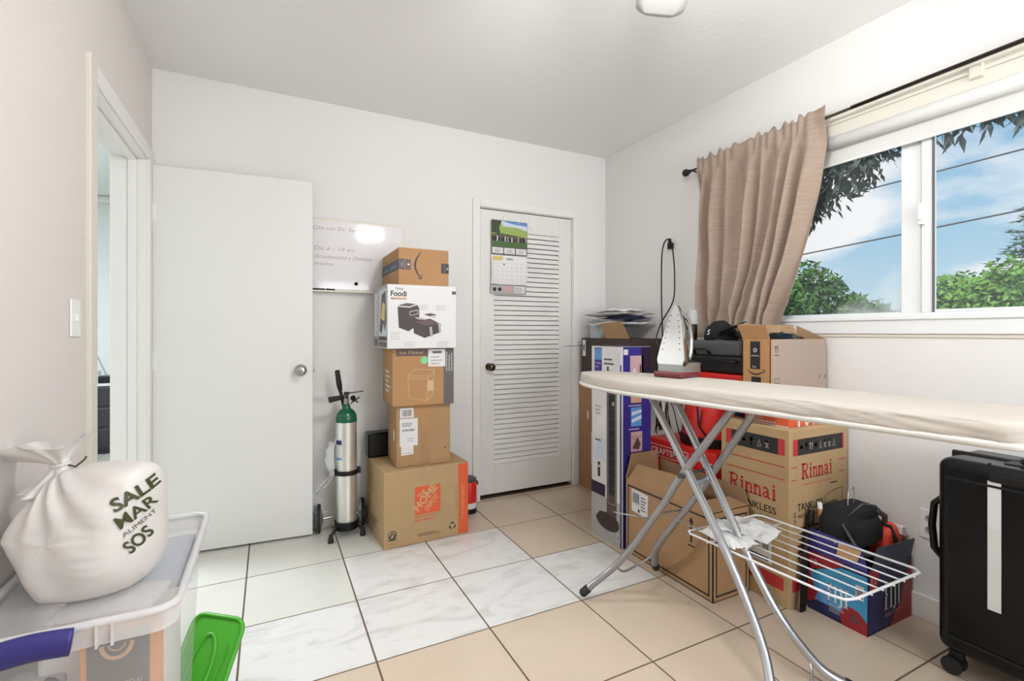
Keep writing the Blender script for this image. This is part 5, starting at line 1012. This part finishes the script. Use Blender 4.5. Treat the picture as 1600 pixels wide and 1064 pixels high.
# green moulded lid leaning behind the tub
t = thing('green_lid', 'bright green moulded plastic lid with oval recess standing right of the tub', 'lid', (-.13, 1.80, 0))
g0 = Vector((-.155, 1.705, .004)); gU = Vector((-.78, .60, .02)).normalized(); gV = Vector((.33, .52, .79)).normalized(); gN = gU.cross(gV); gN = gN if gN.y < 0 else -gN
W2, H2 = .20, .272
def gp(u, v, n=0): return tuple(g0+gU*(W2-u)+gV*v+gN*n)
MB().slab([gp(u, v) for u, v in rr(0, 0, W2, H2, .04, 6)], -gN*.01).build('lid_panel', 'gplast', t, world=True, bevel=.004)
MB().tube([gp(.09+.04*math.cos(a), .12+.095*math.sin(a), .001) for a in [k*2*PI/32 for k in range(32)]], .006, 8, closed=True).build('recess_rim', 'gplast', t, world=True, smooth=True)
MB().tube([gp(u, v, .0) for u, v in rr(.005, .005, W2-.005, H2-.005, .036, 6)], .007, 8, closed=True).build('edge_bead', 'gplast', t, world=True, smooth=True)
MB().slab([gp(.148, .03, .001), gp(.16, .03, .001), gp(.166, .19, .001), gp(.162, .20, .001)], gN*.004).build('rib', 'gplast', t, world=True)

# ------------------------------------------------------------------ next room: dresser, router
t = thing('dresser', 'dark dresser against the far wall seen through the doorway', 'dresser', (-1.55, 6.05, 0))
MB().box((-.6, -.13, .05), (.6, .24, .66)).box((-.56, -.1, 0), (.56, .2, .05)).build('cabinet', 'dresser', t, bevel=.004)
MB().box((-.62, -.15, .66), (.62, .25, .685)).build('dresser_top', 'white', t, bevel=.003)
for k in range(3): MB().box((-.58, -.145, .07+k*.2), (.58, -.13, .25+k*.2)).build('drawer', 'dresser', t, bevel=.006)
t = thing('wifi_router', 'small black router with a pale antenna on the dresser', 'router', (-1.42, 6.0, .6855))
MB().box((-.06, -.05, 0), (.08, .05, .07)).build('casing', 'blackp', t, bevel=.01); MB().tube([(0, 0, .06), (-.08, 0, .27)], .007, 8).tube([(-.05, -.02, 0), (-.055, -.02, .12)], .012, 8).build('antenna', 'lgrey', t)
tag(MB().tube(smoothp([(-1.50, 5.98, .69), (-1.50, 5.89, .67), (-1.48, 5.885, .5), (-1.51, 5.885, .32), (-1.49, 5.885, .2), (-1.54, 5.885, .06), (-1.62, 5.88, .01)]), .008, 6).build('power_cord', 'whitep', smooth=True), 'white cord hanging down the front of the dark dresser', 'cord')
t = thing('hall_ceiling_lamp', 'flat white ceiling lamp in the next room', 'ceiling lamp', (-1.7, 3.4, 2.571))
MB().lathe([(0, 0), (.34, 0), (.34, -.02), (.30, -.03), (.0, -.03)], n=32).build('lamp_plate', 'whitep', t, smooth=True, auto=.6)

# ------------------------------------------------------------------ outside
g = MB().box((R+.2, -14, -.5), (60, 40, -.3)).build('ground', 'grass'); struct(g)
def leafcloud(q, c, s, n, size, seed, elong=1.0, shell=.55):
    rg = random.Random(seed); c = Vector(c)
    for i in range(n):
        d = Vector((rg.gauss(0, 1), rg.gauss(0, 1), rg.gauss(0, 1))).normalized(); r = shell+(1-shell)*rg.random()**.5
        r *= 1+.22*noise.noise(d*2.2+Vector((seed, 0, 0)))
        p = c+Vector((d.x*s[0], d.y*s[1], d.z*s[2]))*r; a = Vector((rg.gauss(0, 1), rg.gauss(0, 1), rg.gauss(0, .7))).normalized(); n2 = (d*.8+Vector((rg.gauss(0, .6), rg.gauss(0, .6), rg.gauss(0, .6)))).normalized(); b = n2.cross(a)
        if b.length < .1: continue
        b.normalize(); a = b.cross(n2); z = size*rg.uniform(.6, 1.3)
        q.add([p-a*z*elong, p+b*z*.42, p+a*z*elong, p-b*z*.42], [(0, 1, 2, 3)])
def bush(name, label, parts, trunk, n, size, m, seed, group=None, m2=None, elong=1.0):
    t = thing(name, label, 'tree', trunk, 0, group); q = MB(); rg = random.Random(seed)
    for i, (c, s) in enumerate(parts):
        q.use(m); leafcloud(q, c, s, n, size, seed+i, elong)
        if m2: q.use(m2); leafcloud(q, (c[0]-.1, c[1], c[2]+.08), s, n//2, size, seed+40+i, elong, .8)
    q.build('foliage', None, t, world=True)
    c = parts[0][0]; MB().tube([(trunk[0], trunk[1], -.3), (c[0], c[1], c[2]*.6), c], [.12, .09, .04], 8).build('trunk', 'bark', t, world=True, smooth=True); return t
bush('garden_tree', 'round bushy green tree seen through the left window pane', [((8.3, 5.0, .95), (1.1, .62, 1.25)), ((8.5, 4.35, .7), (1., .5, .95)), ((8.4, 5.8, .9), (1, .7, 1.1))], (8.3, 5.0, -.3), 5200, .055, 'leafk', 1, m2='leaf', elong=1.3)
bush('hedge_tree', 'low yellow-green bush at the foot of the left window pane', [((8.8, 3.75, 1.05), (.8, .45, .52)), ((9.0, 4.3, 1.0), (.8, .4, .5))], (8.8, 3.75, -.3), 3000, .048, 'leaf2', 9)
bush('hedge_tree', 'broad light green hedge seen through the right window pane', [((8.2, 3.0, 1.15), (1.0, .5, .72)), ((8.2, 2.45, 1.2), (1.0, .5, .8)), ((8.2, 1.8, 1.2), (1., .6, .85)), ((8.1, 2.7, .9), (.9, .6, .7))], (8.2, 2.5, -.3), 5200, .048, 'leaf', 21, m2='leaf2')
# conifer
t = thing('conifer', 'blue-green conifer at the right edge of the window view', 'tree', (10.2, 2.75, -.3)); q = MB().use('leaf3')
rg = random.Random(8)
for k in range(13):
    z = 1.2+k*.16; r = 1.0*(1-k/14)+.05
    for a in range(14):
        an = rg.uniform(0, 2*PI); tip = Vector((10.2+math.cos(an)*r, 2.75+math.sin(an)*r, z+.1)); b = Vector((10.2, 2.75, z)); 
        for s_ in range(16):
            f = rg.uniform(.15, 1); p = b.lerp(tip, f); d = Vector((rg.gauss(0, .06), rg.gauss(0, .06), rg.gauss(0, .03))); q.add([p, p+d+Vector((.0, .03, 0)), p+(tip-b)*.16+d, p+d-Vector((0, .03, .02))], [(0, 1, 2, 3)])
q.build('foliage', None, t, world=True); MB().tube([(10.2, 2.75, -.3), (10.2, 2.75, 3.2)], [.12, .02], 8).build('trunk', 'bark', t, world=True)
# mango tree hanging over the window
t = thing('mango_tree', 'dark drooping mango branches hanging across the top of the window view', 'tree', (6.0, 4.9, -.3)); q = MB().use('leafd'); rg = random.Random(12)
MB().tube([(6.0, 4.9, -.3), (6.0, 4.8, 1.8), (5.7, 4.4, 3.3)], [.2, .16, .12], 10).tube(smoothp([(5.7, 4.4, 3.3), (5.3, 3.6, 3.4), (5.1, 2.7, 3.15), (5.0, 1.9, 3.15), (5.0, 1.0, 3.2)]), .04, 8).build('trunk', 'bark', t, world=True, smooth=True)
tips = []
def cluster(c, n, sp, ln):
    for i in range(n):
        p = Vector(c)+Vector((rg.gauss(0, sp), rg.gauss(0, sp), rg.gauss(0, sp*.8))); d = Vector((rg.gauss(0, .5), rg.gauss(0, .55), -rg.uniform(.2, 1.1))).normalized(); s_ = Vector((rg.gauss(0, 1), rg.gauss(0, 1), rg.gauss(0, .4))); s_ = (s_-d*s_.dot(d)).normalized(); l_ = ln*rg.uniform(.7, 1.2)
        q.add([p, p+d*l_*.45+s_*l_*.13, p+d*l_, p+d*l_*.45-s_*l_*.13], [(0, 1, 2, 3)])
for (y, z, n, sp) in ((3.2, 2.62, 120, .13), (2.95, 2.6, 90, .1), (3.25, 2.85, 150, .16), (3.05, 2.72, 150, .13), (3.05, 2.5, 70, .09), (3.1, 2.35, 34, .06), (2.8, 2.82, 150, .13), (2.62, 2.78, 110, .11), (2.5, 2.86, 90, .1), (2.35, 2.9, 60, .08), (2.65, 2.6, 22, .06), (3.3, 2.6, 70, .12),
                      (2.15, 3.0, 60, .09), (2.0, 2.92, 70, .07), (1.93, 2.84, 22, .05), (1.75, 3.0, 110, .08), (1.55, 2.98, 130, .09), (1.4, 2.92, 120, .09), (1.45, 2.78, 34, .05), (1.2, 2.95, 110, .1), (1.65, 2.88, 50, .05)):
    cluster((5.0, y, z+.03), int(n*(1.25 if y > 2.3 else .85)), sp, .15)
q.build('foliage', None, t, world=True)
rg = random.Random(2); q = MB()
for y, z in ((3.1, 2.4), (2.8, 2.75), (2.5, 2.8), (1.95, 2.85), (1.5, 2.85)): q.tube(smoothp([(5.05, y-.2, 3.2), (5.02, y-.05, z+.25), (5.0, y, z)]), .008, 5)
q.build('twigs', 'bark', t, world=True)
for i, (y0_, z0_, y1_, z1_, x_, lb) in enumerate(((6.5, 2.60, -2, 3.08, 9.0, 'lower utility wire crossing both window panes'), (6.5, 3.55, -2, 3.75, 9.05, 'upper utility wire crossing the window view'))):
    tag(MB().tube([(x_, y0_, z0_), (x_, y1_, z1_)], .012, 6).build('utility_wire', 'cable'), lb, 'wire', 'utility wires outside')
